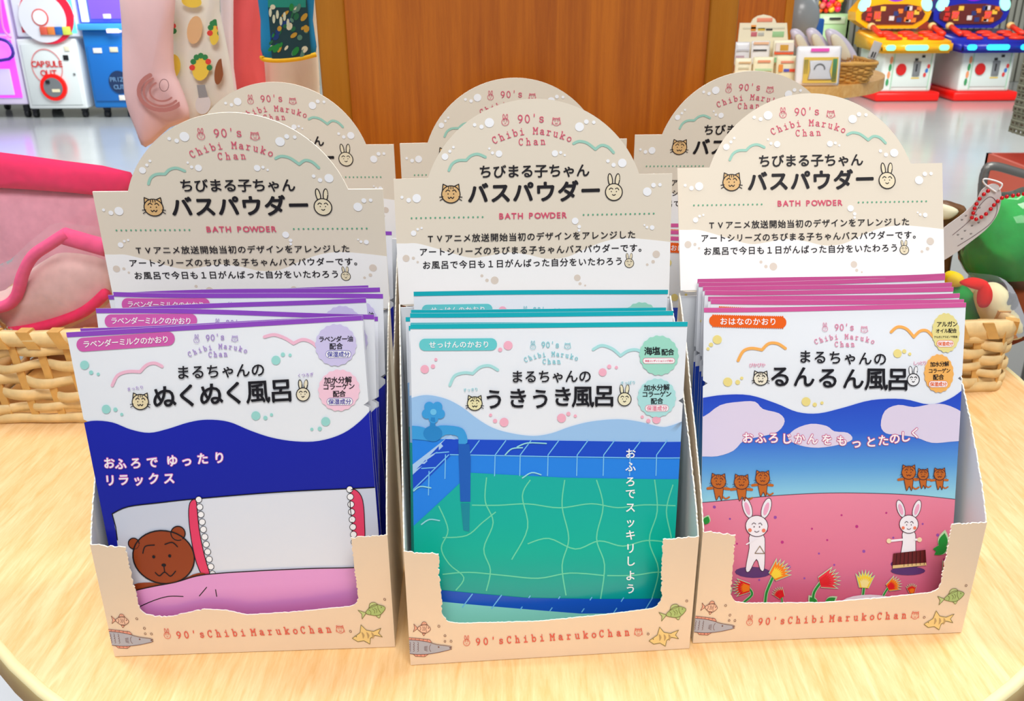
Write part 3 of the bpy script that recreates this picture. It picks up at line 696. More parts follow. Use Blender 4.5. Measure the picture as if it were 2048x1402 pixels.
    for p in ([(405, 630), (400, 720), (430, 800), (395, 900), (420, 980), (405, 1060)], [(225, 740), (260, 830), (235, 900), (265, 960), (320, 1010), (290, 1060)],
              [(350, 735), (450, 735), (560, 730), (680, 745), (800, 730), (900, 745), (1000, 735), (1120, 740)], [(500, 940), (560, 820), (540, 700), (570, 640)],
              [(700, 640), (690, 740), (715, 860), (690, 960), (705, 1075)], [(820, 640), (845, 740), (820, 860), (850, 960), (835, 1090)], [(1040, 640), (1050, 760), (1020, 870), (1055, 980), (1030, 1090)],
              [(1110, 660), (1085, 760), (1105, 880), (1080, 1000), (1090, 1080)], [(860, 1000), (960, 1000), (1050, 990), (1120, 1000)], [(240, 860), (330, 850), (390, 800), (440, 760)], [(560, 880), (640, 860), (740, 900), (830, 870), (920, 890), (1010, 870), (1110, 880)], [(240, 1000), (340, 990), (470, 1000), (600, 1010), (720, 990), (850, 1000)]):
        a.stroke(cr(p, 5), 4.5, WV, 5, cap=False)
    for p in ([(160, 812), (190, 792), (228, 795)], [(475, 545), (500, 522), (540, 518)], [(520, 515), (560, 500), (630, 502)], [(540, 632), (575, 612), (610, 620)], [(130, 686), (155, 668), (195, 672)]): a.stroke(cr(p, 4), 5, P_((150, 220, 230), .3), 7)
    a.fill([(60, 1050), (235, 1060), (560, 1085), (1080, 1090), (1260, 1086), (1260, 1142), (760, 1146), (235, 1104), (60, 1090)], P_((16, 84, 196), .3), 6)
    a.fill([(60, 1090), (235, 1104), (760, 1146), (1260, 1142), (1260, 1500), (60, 1500)], P_((146, 222, 210), .3), 6)
    for x in (330, 440, 548, 660, 780, 900, 1010): a.stroke([(x+22, 1066+x*.02), (x-15, 1112+x*.035)], 4, GR, 7)
    for ch, y in zip('おふろでスッキリしよう', (540, 590, 646, 692, 744, 800, 848, 898, 946, 1000, 1050)): a.char(ch, 948, y, 40, P_((250, 252, 252), .3), 8, .02)
    return a

def art_R(full=True):
    a = Art(POUCHH['R']); band(a, P_((216, 92, 158), .3)); S = P_((226, 136, 168), .3); K = P_((22, 20, 28), .3); BD = P_((250, 180, 92), .3); YL = P_((240, 222, 140), .3); OR = P_((240, 98, 14), .3)
    pill(a, 293, 136, 288, 42, 0, OR, 'おはなのかおり', 202, 386, 137, 134, 29, True)
    a.slabline("90's", 628, 163, 686, 162, 27, S, 4, .12); a.slabarc('Chibi Maruko', 552, 214, 655, 194, 762, 211, 21, S, 4, .13); a.slabline('Chan', 626, 224, 688, 223, 22, S, 4, .13)
    a.rabbit(583, 157, 10, None, S, 1.6); a.cat(733, 160, 12, None, S, 1.6)
    a.bird([(256, 284), (275, 248), (305, 236), (345, 241), (370, 217), (403, 216), (433, 234)], 11, BD)
    a.bird([(836, 168), (862, 149), (895, 156), (923, 186), (948, 164), (975, 163), (997, 184)], 11, BD)
    a.badge(1048, 170, 54, 74, P_((236, 222, 146), .3), BD, [('アルガン', 1022, 1084, 138, 27), ('オイル配合', 1016, 1082, 163, 23), ('アルガニアスピノサ核油', 1004, 1088, 186, 11)], (1044, 211, 68, 26, '保湿成分', 17), K, OR)
    if full:
        a.badge(1018, 323, 58, 72, P_((250, 184, 96), .3), BD, [('加水分解', 992, 1048, 288, 22), ('コラーゲン', 984, 1054, 313, 20), ('配合', 1004, 1026, 337, 22)], (1014, 363, 76, 26, '保湿成分', 17), K, OR)
        a.text('まるちゃんの', 506, 264, 790, 269, 52, K, 5, .018)
        for ch, x, y in zip('るんるん風呂', (413, 502, 593, 688, 775, 858), (340, 340, 343, 345, 345, 345)): a.char(ch, x, y, 90 if ch in '風呂' else 84, K, 5, .024)
        a.text('ぴかぴか', 304, 300, 350, 298, 16, S, 4); a.text('しっとり', 924, 284, 962, 283, 16, S, 4)
        a.cat(340, 350, 27, P_((244, 236, 214), .3), K, 3.2); a.rabbit(917, 346, 23, P_((244, 244, 246), .3), K, 3.2)
    dots(a, ((179,207,17),(156,227,8),(145,243,6),(858,248,16),(884,240,8),(905,250,6),(218,366,17),(255,366,9),(270,350,6),(512,434,17),(545,445,8),(572,438,6)), YL)
    top = cr([(60, 445), (118, 432), (200, 416), (300, 414), (400, 443), (480, 474), (560, 478), (650, 456), (760, 425), (880, 420), (980, 440), (1060, 420), (1130, 376), (1200, 330)], 4)
    SK = ramp_mat('printed_sky', [(0, (150, 214, 232)), (.28, (92, 160, 222)), (.6, (44, 96, 212)), (1, (26, 62, 196))], .062, .116, .28)
    a.fill(top+[(1300, 1500), (60, 1500)], SK, 1)
    if not full: return a
    CL = P_((226, 214, 236), .3)
    a.fill(cr([(60, 520), (130, 500), (190, 455), (260, 440), (320, 438), (350, 465), (410, 480), (432, 510), (405, 550), (340, 570), (280, 585), (240, 625), (180, 648), (120, 652), (60, 660)], 3, True), CL, 2)
    a.fill(cr([(445, 575), (470, 540), (530, 518), (590, 525), (620, 545), (670, 550), (688, 575), (640, 595), (560, 608), (490, 600)], 3, True), CL, 2)
    a.fill(cr([(795, 520), (810, 465), (860, 442), (920, 450), (980, 440), (1040, 440), (1110, 470), (1160, 520), (1160, 570), (1060, 582), (990, 585), (930, 565), (860, 555), (815, 550)], 3, True), CL, 2)
    WT = P_((252, 250, 252), .3); PO = P_((216, 110, 150), .3)
    for off, c, L in ((.075, PO, 4), (.022, WT, 5)):
        for ch, x, y in zip('おふろじかんをもっとたのしく', (293, 342, 390, 440, 488, 537, 592, 648, 703, 758, 805, 848, 888, 926), (575, 575, 573, 575, 575, 575, 577, 580, 588, 583, 577, 570, 562, 548)): a.char(ch, x, y, 42, c, L, off, 0)
    HI = ramp_mat('pink_hill', [(0, (206, 92, 128)), (1, (236, 138, 164))], .0, .066, .28); DK = P_((70, 34, 50), .3)
    hill = cr([(60, 832), (120, 826), (250, 808), (400, 790), (600, 778), (800, 778), (950, 785), (1160, 808)], 5)
    a.fill(hill+[(1300, 1500), (60, 1500)], HI, 2); a.stroke(hill, 2, DK, 3)
    for i in range(26): a.dot(170+(i*197) % 900, 840+(i*83) % 280, 4 if i % 3 else 6, P_((190, 50, 130), .3) if i % 2 else P_((150, 80, 170), .3), 3, n=8)
    TG = P_((196, 104, 34), .3)
    def kitty(x, y, s):      # small dancing cats
        a.stroke([(x-s*.5, y+s*.75), (x-s*1.15, y+s*.85)], s*.3, TG, 4); a.stroke([(x+s*.5, y+s*.75), (x+s*1.15, y+s*.8)], s*.3, TG, 4)
        b = cr([(x-s*.45, y+s*.6), (x+s*.45, y+s*.6), (x+s*.5, y+s*1.4), (x+s*.35, y+s*2.1), (x+s*.1, y+s*1.6), (x-s*.2, y+s*2.1), (x-s*.4, y+s*1.4)], 3, True)
        a.fill(b, TG, 4, False); a.stroke(b+[b[0]], 1.8, DK, 5)
        a.stroke(cr([(x+s*.4, y+s*1.6), (x+s*.8, y+s*1.9), (x+s*1.2, y+s*1.7)], 3), s*.18, TG, 4)
        a.cat(x, y, s*.82, TG, DK, 2, 7)
    for x, y, s in ((184, 742, 34), (270, 742, 34), (349, 725, 33), (902, 697, 33), (957, 704, 26), (1021, 704, 28)): kitty(x, y, s)
    SH = P_((92, 52, 110), .3); WR = P_((244, 240, 246), .3); PE = P_((240, 170, 200), .3)
    def bunny(x, y, s):
        a.dot(x-s*.3, y+s*4.2, s*1.6, SH, 3, s*.5)
        b = cr([(x-s*.6, y+s*.8), (x+s*.6, y+s*.8), (x+s*.75, y+s*2), (x+s*.7, y+s*3.9), (x+s*.35, y+s*3.9), (x, y+s*3), (x-s*.6, y+s*4.1), (x-s*.95, y+s*3.9), (x-s*.65, y+s*2)], 3, True)
        a.fill(b, WR, 4, False); a.stroke(b+[b[0]], 2, DK, 5)
        for sx in (-1, 1):
            e = ell(x+sx*s*.85, y-s*1.6, s*.4, s*.95, 16, sx*.3); a.fill(e, WR, 4, False); a.stroke(e+[e[0]], 2, DK, 5); a.dot(x+sx*s*.85, y-s*1.55, s*.2, PE, 6, s*.6, sx*.3)
        h = ell(x, y, s, s*.95, 22); a.fill(h, WR, 6, False); a.stroke(h+[h[0]], 2.2, DK, 7); a.face(x, y+s*.1, s*.8, DK, 2, 8)
        a.stroke(cr([(x-s*.2, y+s*.45), (x, y+s*.55), (x+s*.2, y+s*.43)], 3), 2, DK, 8)
        for sx in (-1, 1): a.dot(x+sx*s*.62, y+s*.38, s*.17, P_((240, 130, 100), .3), 8)
    bunny(328, 905, 42)
    a.stroke([(290, 975), (330, 950)], 5, WR, 7); a.stroke([(340, 980), (358, 1008), (322, 1008), (340, 980)], 3, P_((150, 130, 110), .3), 7)
    bunny(904, 892, 36)
    a.stroke([(880, 950), (832, 955)], 8, WR, 7); a.stroke([(928, 950), (945, 950)], 8, WR, 7); a.dot(828, 955, 9, P_((240, 220, 180), .3), 8); a.dot(945, 950, 9, P_((240, 220, 180), .3), 8)
    a.dot(902, 1068, 66, SH, 6, 16)
    a.fill([(845, 1002), (968, 988), (972, 1045), (840, 1056)], P_((100, 28, 30), .3), 8, False)
    for k in range(8): a.stroke([(858+k*15, 1001-k*1.6), (854+k*15.5, 1052-k*1.3)], 2, P_((56, 14, 18), .3), 9)
    a.fill([(842, 1046), (970, 1036), (972, 1046), (842, 1058)], P_((226, 190, 130), .3), 9, False)
    GN = P_((34, 150, 60), .3); PG = P_((190, 224, 180), .3)
    def leaf(x, y, L, w, an):
        for s_, c, l in ((1.18, PG, 7), (1, GN, 8)):
            p = []
            for k in range(9):
                t = k/8; p.append((t*L*s_-L*.06, sin(pi*t)*w*s_))
            p += [(q[0], -q[1]) for q in p[-2:0:-1]]
            a.fill([(x+u*cos(an)-v*sin(an), y+u*sin(an)+v*cos(an)) for u, v in p], c, l, False)
    def flower(x, y, s, an, c1, c2):
        a.stroke(cr([(x, y), (x-s*.4*cos(an)-4, y-s*.5*sin(an)+s*.6), (x-s*.5, y+s*1.5), (x-s*.55, y+s*2.6)], 4), s*.26, PG, 7); a.stroke(cr([(x, y), (x-s*.4*cos(an)-4, y-s*.5*sin(an)+s*.6), (x-s*.5, y+s*1.5), (x-s*.55, y+s*2.6)], 4), s*.16, GN, 8)
        for sc, c, l in ((1.16, PG, 8), (1, c1, 9), (.62, c2, 10)):
            p = [(-s*.1*sc, -s*.35*sc), (-s*.1*sc, s*.35*sc)]
            for k in range(6, -1, -1):
                t = (k-3)/3; p.append((s*1.25*cos(t*.75)*sc, s*.95*sin(t*.85)*sc))
                if k: t -= 1/6; p.append((s*.85*cos(t*.75)*sc, s*.65*sin(t*.85)*sc))
            a.fill([(x+u*cos(an)-v*sin(an), y+u*sin(an)+v*cos(an)) for u, v in p], c, l, False)
    RD = P_((226, 30, 38), .3); OG = P_((246, 130, 30), .3); YE = P_((250, 214, 60), .3)
    flower(300, 1140, 44, pi, RD, OG); flower(392, 1092, 52, -.75, OG, YE); flower(425, 1172, 30, -2.2, RD, RD); flower(572, 1112, 54, -.3, P_((236, 52, 66), .3), RD)
    flower(735, 1128, 46, -1.5, YE, P_((252, 232, 150), .3)); flower(828, 1130, 38, -.5, OG, RD); flower(918, 1150, 26, -1.7, RD, OG); flower(1050, 1080, 42, -1.2, RD, RD)
    for x, y, L, w, an in ((1005, 1005, 60, 14, -.5), (1030, 990, 70, 18, -1.4), (1062, 985, 70, 18, -.9), (1000, 985, 60, 14, .0), (135, 905, 34, 12, -1.2), (590, 1200, 50, 14, -.6), (560, 1210, 50, 14, -2.2), (200, 1180, 50, 14, -.8)): leaf(x, y, L, w, an)
    a.fill(ell(760, 1195, 110, 36, 20), P_((232, 226, 240), .3), 9, False)
    return a

m_foil = M('sachet_foil', (238, 242, 248), 0.27, spec=0.5, bump=0.22, nscale=16)
m_foil_side = M('sachet_back', (206, 206, 216), 0.35)
GX = [x*1.0 for x in range(-54, 59, 6)]; GY_ = [y*1.0 for y in range(6, 153, 6)]
def ss(q):
    q = max(0, min(1, q)); return q*q*(3-2*q)
def surf_fn(twist, curl, wav, ph):
    def f(u, v, off):
        x = u/(PW/2); t = v/PH
        d = twist*u*t + curl*(x*x)*t*t + wav*sin(2.6*x+ph)*t**3
        e = (1-x**4)*ss((1-t)*5)*ss(t*6)
        puff = 0.0013*e + 0.0004*e*sin(7*t+2*x+ph)
        return (u, d-puff-off, v)
    def bk(u, v, off):
        x = u/(PW/2); t = v/PH
        d = twist*u*t + curl*(x*x)*t*t + wav*sin(2.6*x+ph)*t**3
        e = (1-x**4)*ss((1-t)*5)*ss(t*6)
        return (u, d+0.0009*e+0.0002, v)
    return f, bk
VAR = {'L': {'front': (.054, 0, 0, 0), 'b1': (.006, .0012, .0012, .3), 'b2': (-.008, -.0008, .0014, 2.6)},
       'M': {'front': (.005, 0, .0004, 0), 'b1': (.004, .0006, .0004, 0), 'b2': (-.006, -.0004, .0006, 2)},
       'R': {'front': (-.01, .0042, .0012, .8), 'b1': (0, .0038, .0012, .6), 'b2': (.005, .003, .0015, 2.4)}}
PROTO = {}
NOTCH = {'L': 112.5, 'M': 117, 'R': 118}
def sachet(kind, var, full):
    """one flat heat-sealed packet: foil body, tear notches cut in the edges, printed front"""
    key = (kind, var)
    tw, cu, wv, ph = VAR[kind][var]
    f, bk = surf_fn(tw, cu, wv, ph)
    e = empty('bath_sachet')
    us = [-PW/2]+[x/1000 for x in GX]+[PW/2]; vsx = sorted([0]+[y/1000 for y in GY_]+[PH, NOTCH[kind]/1000, NOTCH[kind]/1000-.0014, NOTCH[kind]/1000+.0014])
    t = MB(); ny = len(vsx); nx = len(us)
    for fn, m in ((f, m_foil), (bk, m_foil_side)):
        vs = []
        for v in vsx:
            for i, u in enumerate(us):
                if abs(v-NOTCH[kind]/1000) < 1e-6 and i in (0, nx-1): u *= .965
                vs.append(fn(u, v, 0))
        t.add(vs, [(j*nx+i, j*nx+i+1, (j+1)*nx+i+1, (j+1)*nx+i) for j in range(ny-1) for i in range(nx-1)], m, True)
    t.build('foil_body', e)
    a = {'L': art_L, 'M': art_M, 'R': art_R}[kind](full)
    a.build('printed_front', e, f, lo=.00015, step=.00009, grid=(GX, GY_), rect=(-PW*500+.02, PW*500-.02, .2, PH*1000))
    PROTO[key] = e
    return e
def place(mx_, kind, var, label, group):
    key = (kind, var)
    if key in PROTO and not PROTO[key].get('used'): e = PROTO[key]
    elif key in PROTO: e = dup(PROTO[key]); 
    else: e = sachet(kind, var, var == 'front')
    PROTO[key]['used'] = 1
    if 'used' in e.keys() and e != PROTO[key]: del e['used']
    e.matrix_world = mx_; tag(e, label, 'sachet', group); return e
def pmx(x, y, z, yaw, lean, roll):
    return Matrix.Translation((x, y, z)) @ Matrix.Rotation(yaw, 4, 'Z') @ Matrix.Rotation(-lean, 4, 'X') @ Matrix.Rotation(-roll, 4, 'Y')

BOX = {  # x, y, yaw, header lean, lift, tilt, shift
 'L': (-0.1208, 0.3359, 0.0422, -0.0411, -0.0029, -0.0056, -0.0023), 'M': (0.0175, 0.3314, 0.0776, 0.1497, 0.0008, -0.002, 0.004),
 'R': (0.1496, 0.3432, 0.0494, 0.378, 0.0047, 0.0037, -0.0017), 'BL': (-0.1312, 0.4446, 0.0047, -0.006, -0.0025, 0.0012, 0),
 'BM': (0.0078, 0.4471, 0.0764, 0.003, -0.0013, 0.0024, 0), 'BR': (0.1373, 0.4529, 0.0102, 0.0017, 0.0011, 0.0026, 0)}
LAB = {'L': 'front left beige card display box of purple-topped sachets, arched header', 'M': 'front middle beige card display box of teal-topped sachets, arched header',
 'R': 'front right beige card display box of pink-topped sachets, header leaning back', 'BL': 'rear left beige card display box, mostly hidden behind the purple-topped sachets',
 'BM': 'rear middle beige card display box directly before the wooden pillar', 'BR': 'rear right beige card display box behind the pink-topped sachets'}
GRP = {'L': 'purple-topped sachets in the front left box', 'M': 'teal-topped sachets in the front middle box', 'R': 'pink-topped sachets in the front right box'}
CN = {'L': 'purple-topped', 'M': 'teal-topped', 'R': 'pink-topped'}
FDESC = {'L': 'showing a night-blue bed picture with a brown bear', 'M': 'showing a blue-tiled pool picture', 'R': 'showing a pink hill with small dancing cats and rabbits'}
# variant, dx, y, lift, yaw, lean, roll of every sachet from front to back, local to its box
ROWS = {'L': [('front', 0.0004, 0.0062, 0.0052, 0.0282, 0.0735, 0.0136), ('b1', 0.001, 0.0151, 0.0023, -0.0014, 0.075, 0.0224), ('b2', -0.0028, 0.0225, 0.0052, -0.0164, 0.07, -0.0331), ('b1', -0.0040, 0.0295, 0.0012, 0.0013, 0.06, -0.045), ('b2', 0.0031, 0.0380, 0.0041, -0.0134, 0.05, 0.0362), ('b1', -0.0002, 0.0450, 0.007, -0.0092, 0.03, -0.0301), ('b2', 0.0035, 0.0522, 0.007, 0.0121, 0.02, 0.0038), ('b1', 0.0004, 0.0606, 0.0045, -0.0263, 0.0, 0.0236)],
 'M': [('front', -0.0027, 0.0082, 0.0026, 0.0055, 0.148, -0.0294), ('b1', -0.0044, 0.0160, -0.0016, -0.0046, 0.15, -0.033), ('b2', -0.0044, 0.0240, -.004, 0.0139, 0.15, -0.04), ('b1', -0.0029, 0.0312, -.0006, -0.0035, 0.14, -0.0246), ('b2', -0.0041, 0.0385, -.0045, 0.0, 0.14, -0.0179), ('b1', -0.0029, 0.0461, -.0042, 0.0014, 0.13, -0.0258), ('b2', -0.0009, 0.0600, 0.0022, -0.0061, 0.075, -0.020)],
 'R': [('front', 0.0003, 0.0085, 0.0032, -0.0339, 0.2151, 0.0093), ('b1', 0.0004, 0.0172, 0.0032, 0.005, 0.20, -0.025), ('b2', 0.0030, 0.0275, 0.0024, 0.0055, 0.175, -0.010), ('b1', 0.0028, 0.0360, 0.0030, -0.0057, 0.15, -0.008), ('b2', 0.0034, 0.0440, 0.0035, -0.0053, 0.12, -0.0030), ('b1', 0.0034, 0.0514, 0.0045, -0.0051, 0.09, 0.0056), ('b2', 0.0034, 0.0584, 0.0050, -0.010, 0.06, 0.0060)]}
ORD = ['second', 'third', 'fourth', 'fifth', 'sixth', 'seventh', 'eighth', 'ninth', 'tenth']
bx_seed = 11
for key in ('L', 'M', 'R', 'BL', 'BM', 'BR'):
    x, y, yaw, ln_, dz, th, dy = BOX[key]; B = Matrix.Translation((x, y, 0.0004)) @ Matrix.Rotation(yaw, 4, 'Z')
    bx_seed += 3
    e = make_box(bx_seed, key == 'L'); tag(e, LAB[key], 'box', 'beige display boxes on the table')
    add_header(e, ln_, dz, th, dy)
    fp = fa.build('front_print', e, lambda u, v, q: (u, -q, v), rect=(-W/2+.01, W/2-.01, .1, HF))
    e.matrix_world = B
    kind = key[-1]
    for i, (var, dx, yy, up, ya, le, ro) in enumerate(ROWS[kind]):
        rear = len(key) == 2
        if rear and i % 2 == 0: continue
        lo = .0014+abs(ro)*.06; sz = 1.0
        if up < lo: sz = max(.955, 1-(lo-up)/.153); up = lo
        if rear: le *= .4; up += .001
        side = {'L': 'left', 'M': 'middle', 'R': 'right'}[kind]
        if rear: lab = '%s sachet, %s from the front of the %s rear box' % (CN[kind], ('foremost', 'second', 'third', 'fourth')[i//2], side)
        elif i == 0: lab = 'foremost %s sachet in its row, %s' % (CN[key], FDESC[key])
        else: lab = '%s sachet, %s from the front of the %s front box' % (CN[key], ORD[i-1], side)
        place(B @ pmx(dx, yy, up, ya, le, ro) @ Matrix.Diagonal((1, 1, sz, 1)), kind, var, lab, GRP[key] if not rear else '%s sachets in the rear box' % CN[kind])
# ================================================================== baskets on the table
m_bam = M('bamboo', (240, 208, 148), 0.5, noise=0.2, nscale=120); m_bam2 = M('bamboo_dark', (222, 170, 92), 0.55, noise=0.2, nscale=90)
def perim(x0, x1, y0, y1, r=.012, n=5):
    return rrect((x0+x1)/2, (y0+y1)/2, x1-x0, y1-y0, r, n)
def resample(pts, step):
    L = []; P = pts+[pts[0]]; tot = 0
    for i in range(len(pts)):
        d = hypot(P[i+1][0]-P[i][0], P[i+1][1]-P[i][1]); L.append((tot, d)); tot += d
    n = max(8, int(round(tot/step/2))*2); out = []
    for k in range(n):
        s = tot*k/n
        for i, (a, d) in enumerate(L):
            if a <= s < a+d or i == len(L)-1:
                t = (s-a)/d; dx, dy = (P[i+1][0]-P[i][0])/d, (P[i+1][1]-P[i][1])/d
                out.append((P[i][0]+dx*d*t, P[i][1]+dy*d*t, -dy, dx)); break
    return out
def basket(name, x0, x1, y0, y1, z0, h, label, rows=6, wrapped=True, m1=None, m2=None, pitch=.019, flare=.0, wid=.0068):
    m1 = m1 or m_bam; m2 = m2 or m_bam2
    cx, cy = (x0+x1)/2, (y0+y1)/2
    e = empty(name, (cx, cy, z0), label=label, cat='basket')
    base = perim(x0-cx, x1-cx, y0-cy, y1-cy)
    def ribbon(z, w, phase, amp, thick=.0009, step=pitch/6, wob=0, mat=m1, nm='weave_strip', seed=0):
        P = resample(base, step); n = len(P); per = pitch*2; vs = []; fs = []
        k0 = n/round(n*step/per)
        for i, (x, y, nx, ny) in enumerate(P):
            s = 2*pi*i/k0+phase; o = amp*sin(s)+flare*(z/h)
            zz = z+wob*sin(s*.5+seed*1.7)+wob*.6*sin(s*.23+seed)
            ww = w*(1+.16*sin(s*.37+seed*2))
            for dr, dz in ((thick, -ww/2), (thick*1.5, 0), (thick, ww/2), (-thick, ww/2), (-thick, -ww/2)):
                vs.append((x+(-nx)*-1*-(o+dr), y+(-ny)*-1*-(o+dr), zz+dz))
        for i in range(n):
            for j in range(5): fs.append((i*5+j, ((i+1) % n)*5+j, ((i+1) % n)*5+(j+1) % 5, i*5+(j+1) % 5))
        t = MB(); t.add(vs, fs, mat, True); t.build(nm, e)
    hb = h-.009
    for r in range(rows):
        ribbon(.006+(hb-.006)*(r+.5)/rows, wid, pi*(r % 2), .0026, wob=.0013, seed=r)
    ribbon(.0035, .007, 0, .0005, .0016, mat=m1, nm='base_band')
    t = MB(); t.slab([(p[0]*.97, p[1]*.97) for p in base], 0, .0015, m2); t.build('base', e)
    P = resample(base, pitch)
    st = None
    for i, (x, y, nx, ny) in enumerate(P):
        ang = atan2(ny, nx)+pi/2
        if st is None:
            q = MB(); q.add([(sx*.0026, sy*.0007, z) for z, sh in ((.001, 0), (h-.004, 0)) for sx, sy in ((-1, -1), (1, -1), (1, 1), (-1, 1))], [(0, 1, 5, 4), (1, 2, 6, 5), (2, 3, 7, 6), (3, 0, 4, 7)], m2)
            o = q.build('stake', e); st = o
        else:
            o = bpy.data.objects.new('stake', st.data); col.objects.link(o); o.parent = e
        o.matrix_local = Matrix.Translation((x+nx*-flare*0, y, 0)) @ Matrix.Rotation(ang, 4, 'Z') @ Matrix.Rotation(.12 if name == 'bamboo_basket' else 0, 4, 'Y')
    ribbon(h-.0045, .0115, 0, .0003, .0030, mat=m1, nm='rim')
    if wrapped:
        w = None
        for i, (x, y, nx, ny) in enumerate(resample(base, pitch*1.15)):
            ang = atan2(ny, nx)+pi/2
            if w is None:
                q = MB(); q.add([(sx*.004+z*.5, sy*.0046, h-.0045+z) for z in (-.0062, .0062) for sx, sy in ((-1, -1), (1, -1), (1, 1), (-1, 1))], [(0, 1, 5, 4), (1, 2, 6, 5), (2, 3, 7, 6), (3, 0, 4, 7), (4, 5, 6, 7), (0, 3, 2, 1)], m2)
                o = q.build('rim_wrap', e); w = o
            else:
                o = bpy.data.objects.new('rim_wrap', w.data); col.objects.link(o); o.parent = e
            o.matrix_local = Matrix.Translation((x, y, 0)) @ Matrix.Rotation(ang, 4, 'Z')
    return e
zl = at(60, 660, .578).z; zr = at(1980, 648, .615).z
basket('bamboo_basket', -.385, -.205, .572, .72, .0006, zl, 'pale woven bamboo basket on the left of the table holding pink felt bags', 5, True)
basket('bamboo_basket', .205, .37, .615, .74, .0006, zr, 'pale woven bamboo basket on the right of the table holding green plush toys', 7, True)

def O(pts, Y): return [(at(x, y, Y).x, max(at(x, y, Y).z, .006)) for x, y in pts]
def crumple(seed, amp, f=60):
    return lambda x, z: amp*(sin(f*x+seed)*cos(f*.8*z+seed*2)+.5*sin(f*2.1*z+x*f+seed))
m_film = film('clear_film', (255, 245, 250), .05, .06)
# pink felt bags
m_hot = M('hot_pink_felt', (246, 8, 96), 0.85, noise=.12, nscale=160, spec=.2); m_pale = M('pale_pink_felt', (236, 166, 184), 0.85, noise=.14, nscale=120, spec=.2)
m_hem = M('pink_hem', (246, 84, 140), 0.85, noise=.14, nscale=160, spec=.2); m_dusty = M('dusty_felt', (226, 188, 184), 0.8, noise=.14, nscale=120, spec=.2)
def soft(name, base, label, cat, **k): return empty(name, base, label=label, cat=cat, **k)
b = at(120, 640, .69)
e = empty('felt_bag', (b.x, b.y, .004), label='large pale pink felt bag with a hot pink band, at the left basket rear', cat='bag')
T = Matrix.Translation((-b.x, -b.y, -.004))
t = MB(); t.puffy(cr(O([(-80, 372), (0, 368), (130, 378), (254, 388), (268, 480), (262, 600), (240, 690), (120, 720), (70, 722), (55, 612), (-80, 604)], .69), 3, True), .69, .012, m_pale, wob=crumple(1, .0015)); t.build('bag_body', e, T)
t = MB(); t.puffy(cr(O([(-80, 300), (0, 304), (130, 322), (262, 344), (258, 392), (130, 384), (0, 376), (-80, 378)], .686), 2, True), .686, .009, m_hot, wob=crumple(2, .001)); t.build('top_band', e, T)
t = MB(); t.puffy(cr(O([(-90, 296), (0, 300), (140, 318), (270, 340), (274, 480), (270, 640), (120, 680), (60, 690), (30, 630), (-90, 620)], .672), 2, True), .672, .004, m_film, back=False, wob=crumple(4, .003, 80)); t.build('clear_wrap', e, T)
b = at(120, 640, .635)
e = empty('felt_bag', (b.x, b.y, .004), label='smaller dusty pink felt bag with a folded pink hem, in front in the left basket', cat='bag')
T = Matrix.Translation((-b.x, -b.y, -.004)); Y = .638
t = MB(); t.puffy(cr(O([(-60, 600), (10, 580), (50, 548), (90, 520), (130, 505), (215, 522), (232, 570), (214, 610), (150, 650), (60, 680), (6, 690), (0, 640), (-60, 630)], Y), 3, True), Y, .013, m_dusty, wob=crumple(5, .0012)); t.build('bag_body', e, T)
def strap(pts, w, th, m, Yf):
    """folded felt hem following a line"""
    q = MB(); vs = []; fs = []
    P = cr(O(pts, Yf), 4); n = len(P)
    for i, (x, z) in enumerate(P):
        a_, b_ = P[max(i-1, 0)], P[min(i+1, n-1)]; d = hypot(b_[0]-a_[0], b_[1]-a_[1]); nx, nz = -(b_[1]-a_[1])/d, (b_[0]-a_[0])/d
        for k in range(8):
            an = 2*pi*k/8; vs.append((x+nx*cos(an)*w/2, Yf+sin(an)*th/2, z+nz*cos(an)*w/2))
    for i in range(n-1):
        for k in range(8): fs.append((i*8+k, i*8+(k+1) % 8, (i+1)*8+(k+1) % 8, (i+1)*8+k))
    fs += [tuple(range(8)), tuple((n-1)*8+k for k in range(8))]
    q.add(vs, fs, m, True); return q
strap([(128, 472), (170, 484), (212, 496)], .0135, .012, m_hem, .626).build('hem', e, T)
strap([(134, 466), (100, 488), (66, 512), (46, 548), (34, 590), (10, 612), (-40, 620)], .0085, .012, m_hem, .624).build('hem', e, T)
strap([(212, 586), (170, 622), (110, 646), (40, 662), (-40, 668)], .008, .012, m_hot, .626).build('bottom_seam', e, T)
t = MB(); t.puffy(cr(O([(-60, 560), (20, 520), (100, 450), (150, 448), (236, 470), (240, 570), (200, 640), (60, 672), (10, 676), (0, 640), (-60, 630)], .618), 2, True), .618, .004, m_film, back=False, wob=crumple(7, .003, 90)); t.build('clear_wrap', e, T)

# plush toys and their tag
m_gr = M('green_plush', (24, 190, 80), 0.95, noise=.25, nscale=70, bump=.6, spec=.1); m_cr = M('cream_plush', (238, 230, 184), 0.9, noise=.1, nscale=70, bump=.3, spec=.1)
m_rd = M('red_plush', (226, 24, 16), 0.9, noise=.1, nscale=80, spec=.1); m_yl = M('yellow_plush', (244, 214, 40), 0.9, spec=.1)
fn = lambda d: 1+.05*sin(5*d.x+2)*cos(4*d.z)
c = at(2030, 480, .69); e = empty('plush_toy', (c.x, c.y, zr*.3), label='large round green plush toy in a clear bag on the right basket', cat='toy')
T = Matrix.Translation((-c.x, -c.y, -zr*.3))
t = MB(); t.ball(c, .036, .03, .036, m_gr, 28, 18, fn); t.build('body', e, T)
t = MB(); t.ball((c.x+.01, c.y, (c.z-.036+zr*.3)/2+.006), .024, .022, (c.z-.03-zr*.3)/2+.012, M('brown_plush', (140, 70, 40), .9, spec=.1), 16, 10); t.build('lower_body', e, T)
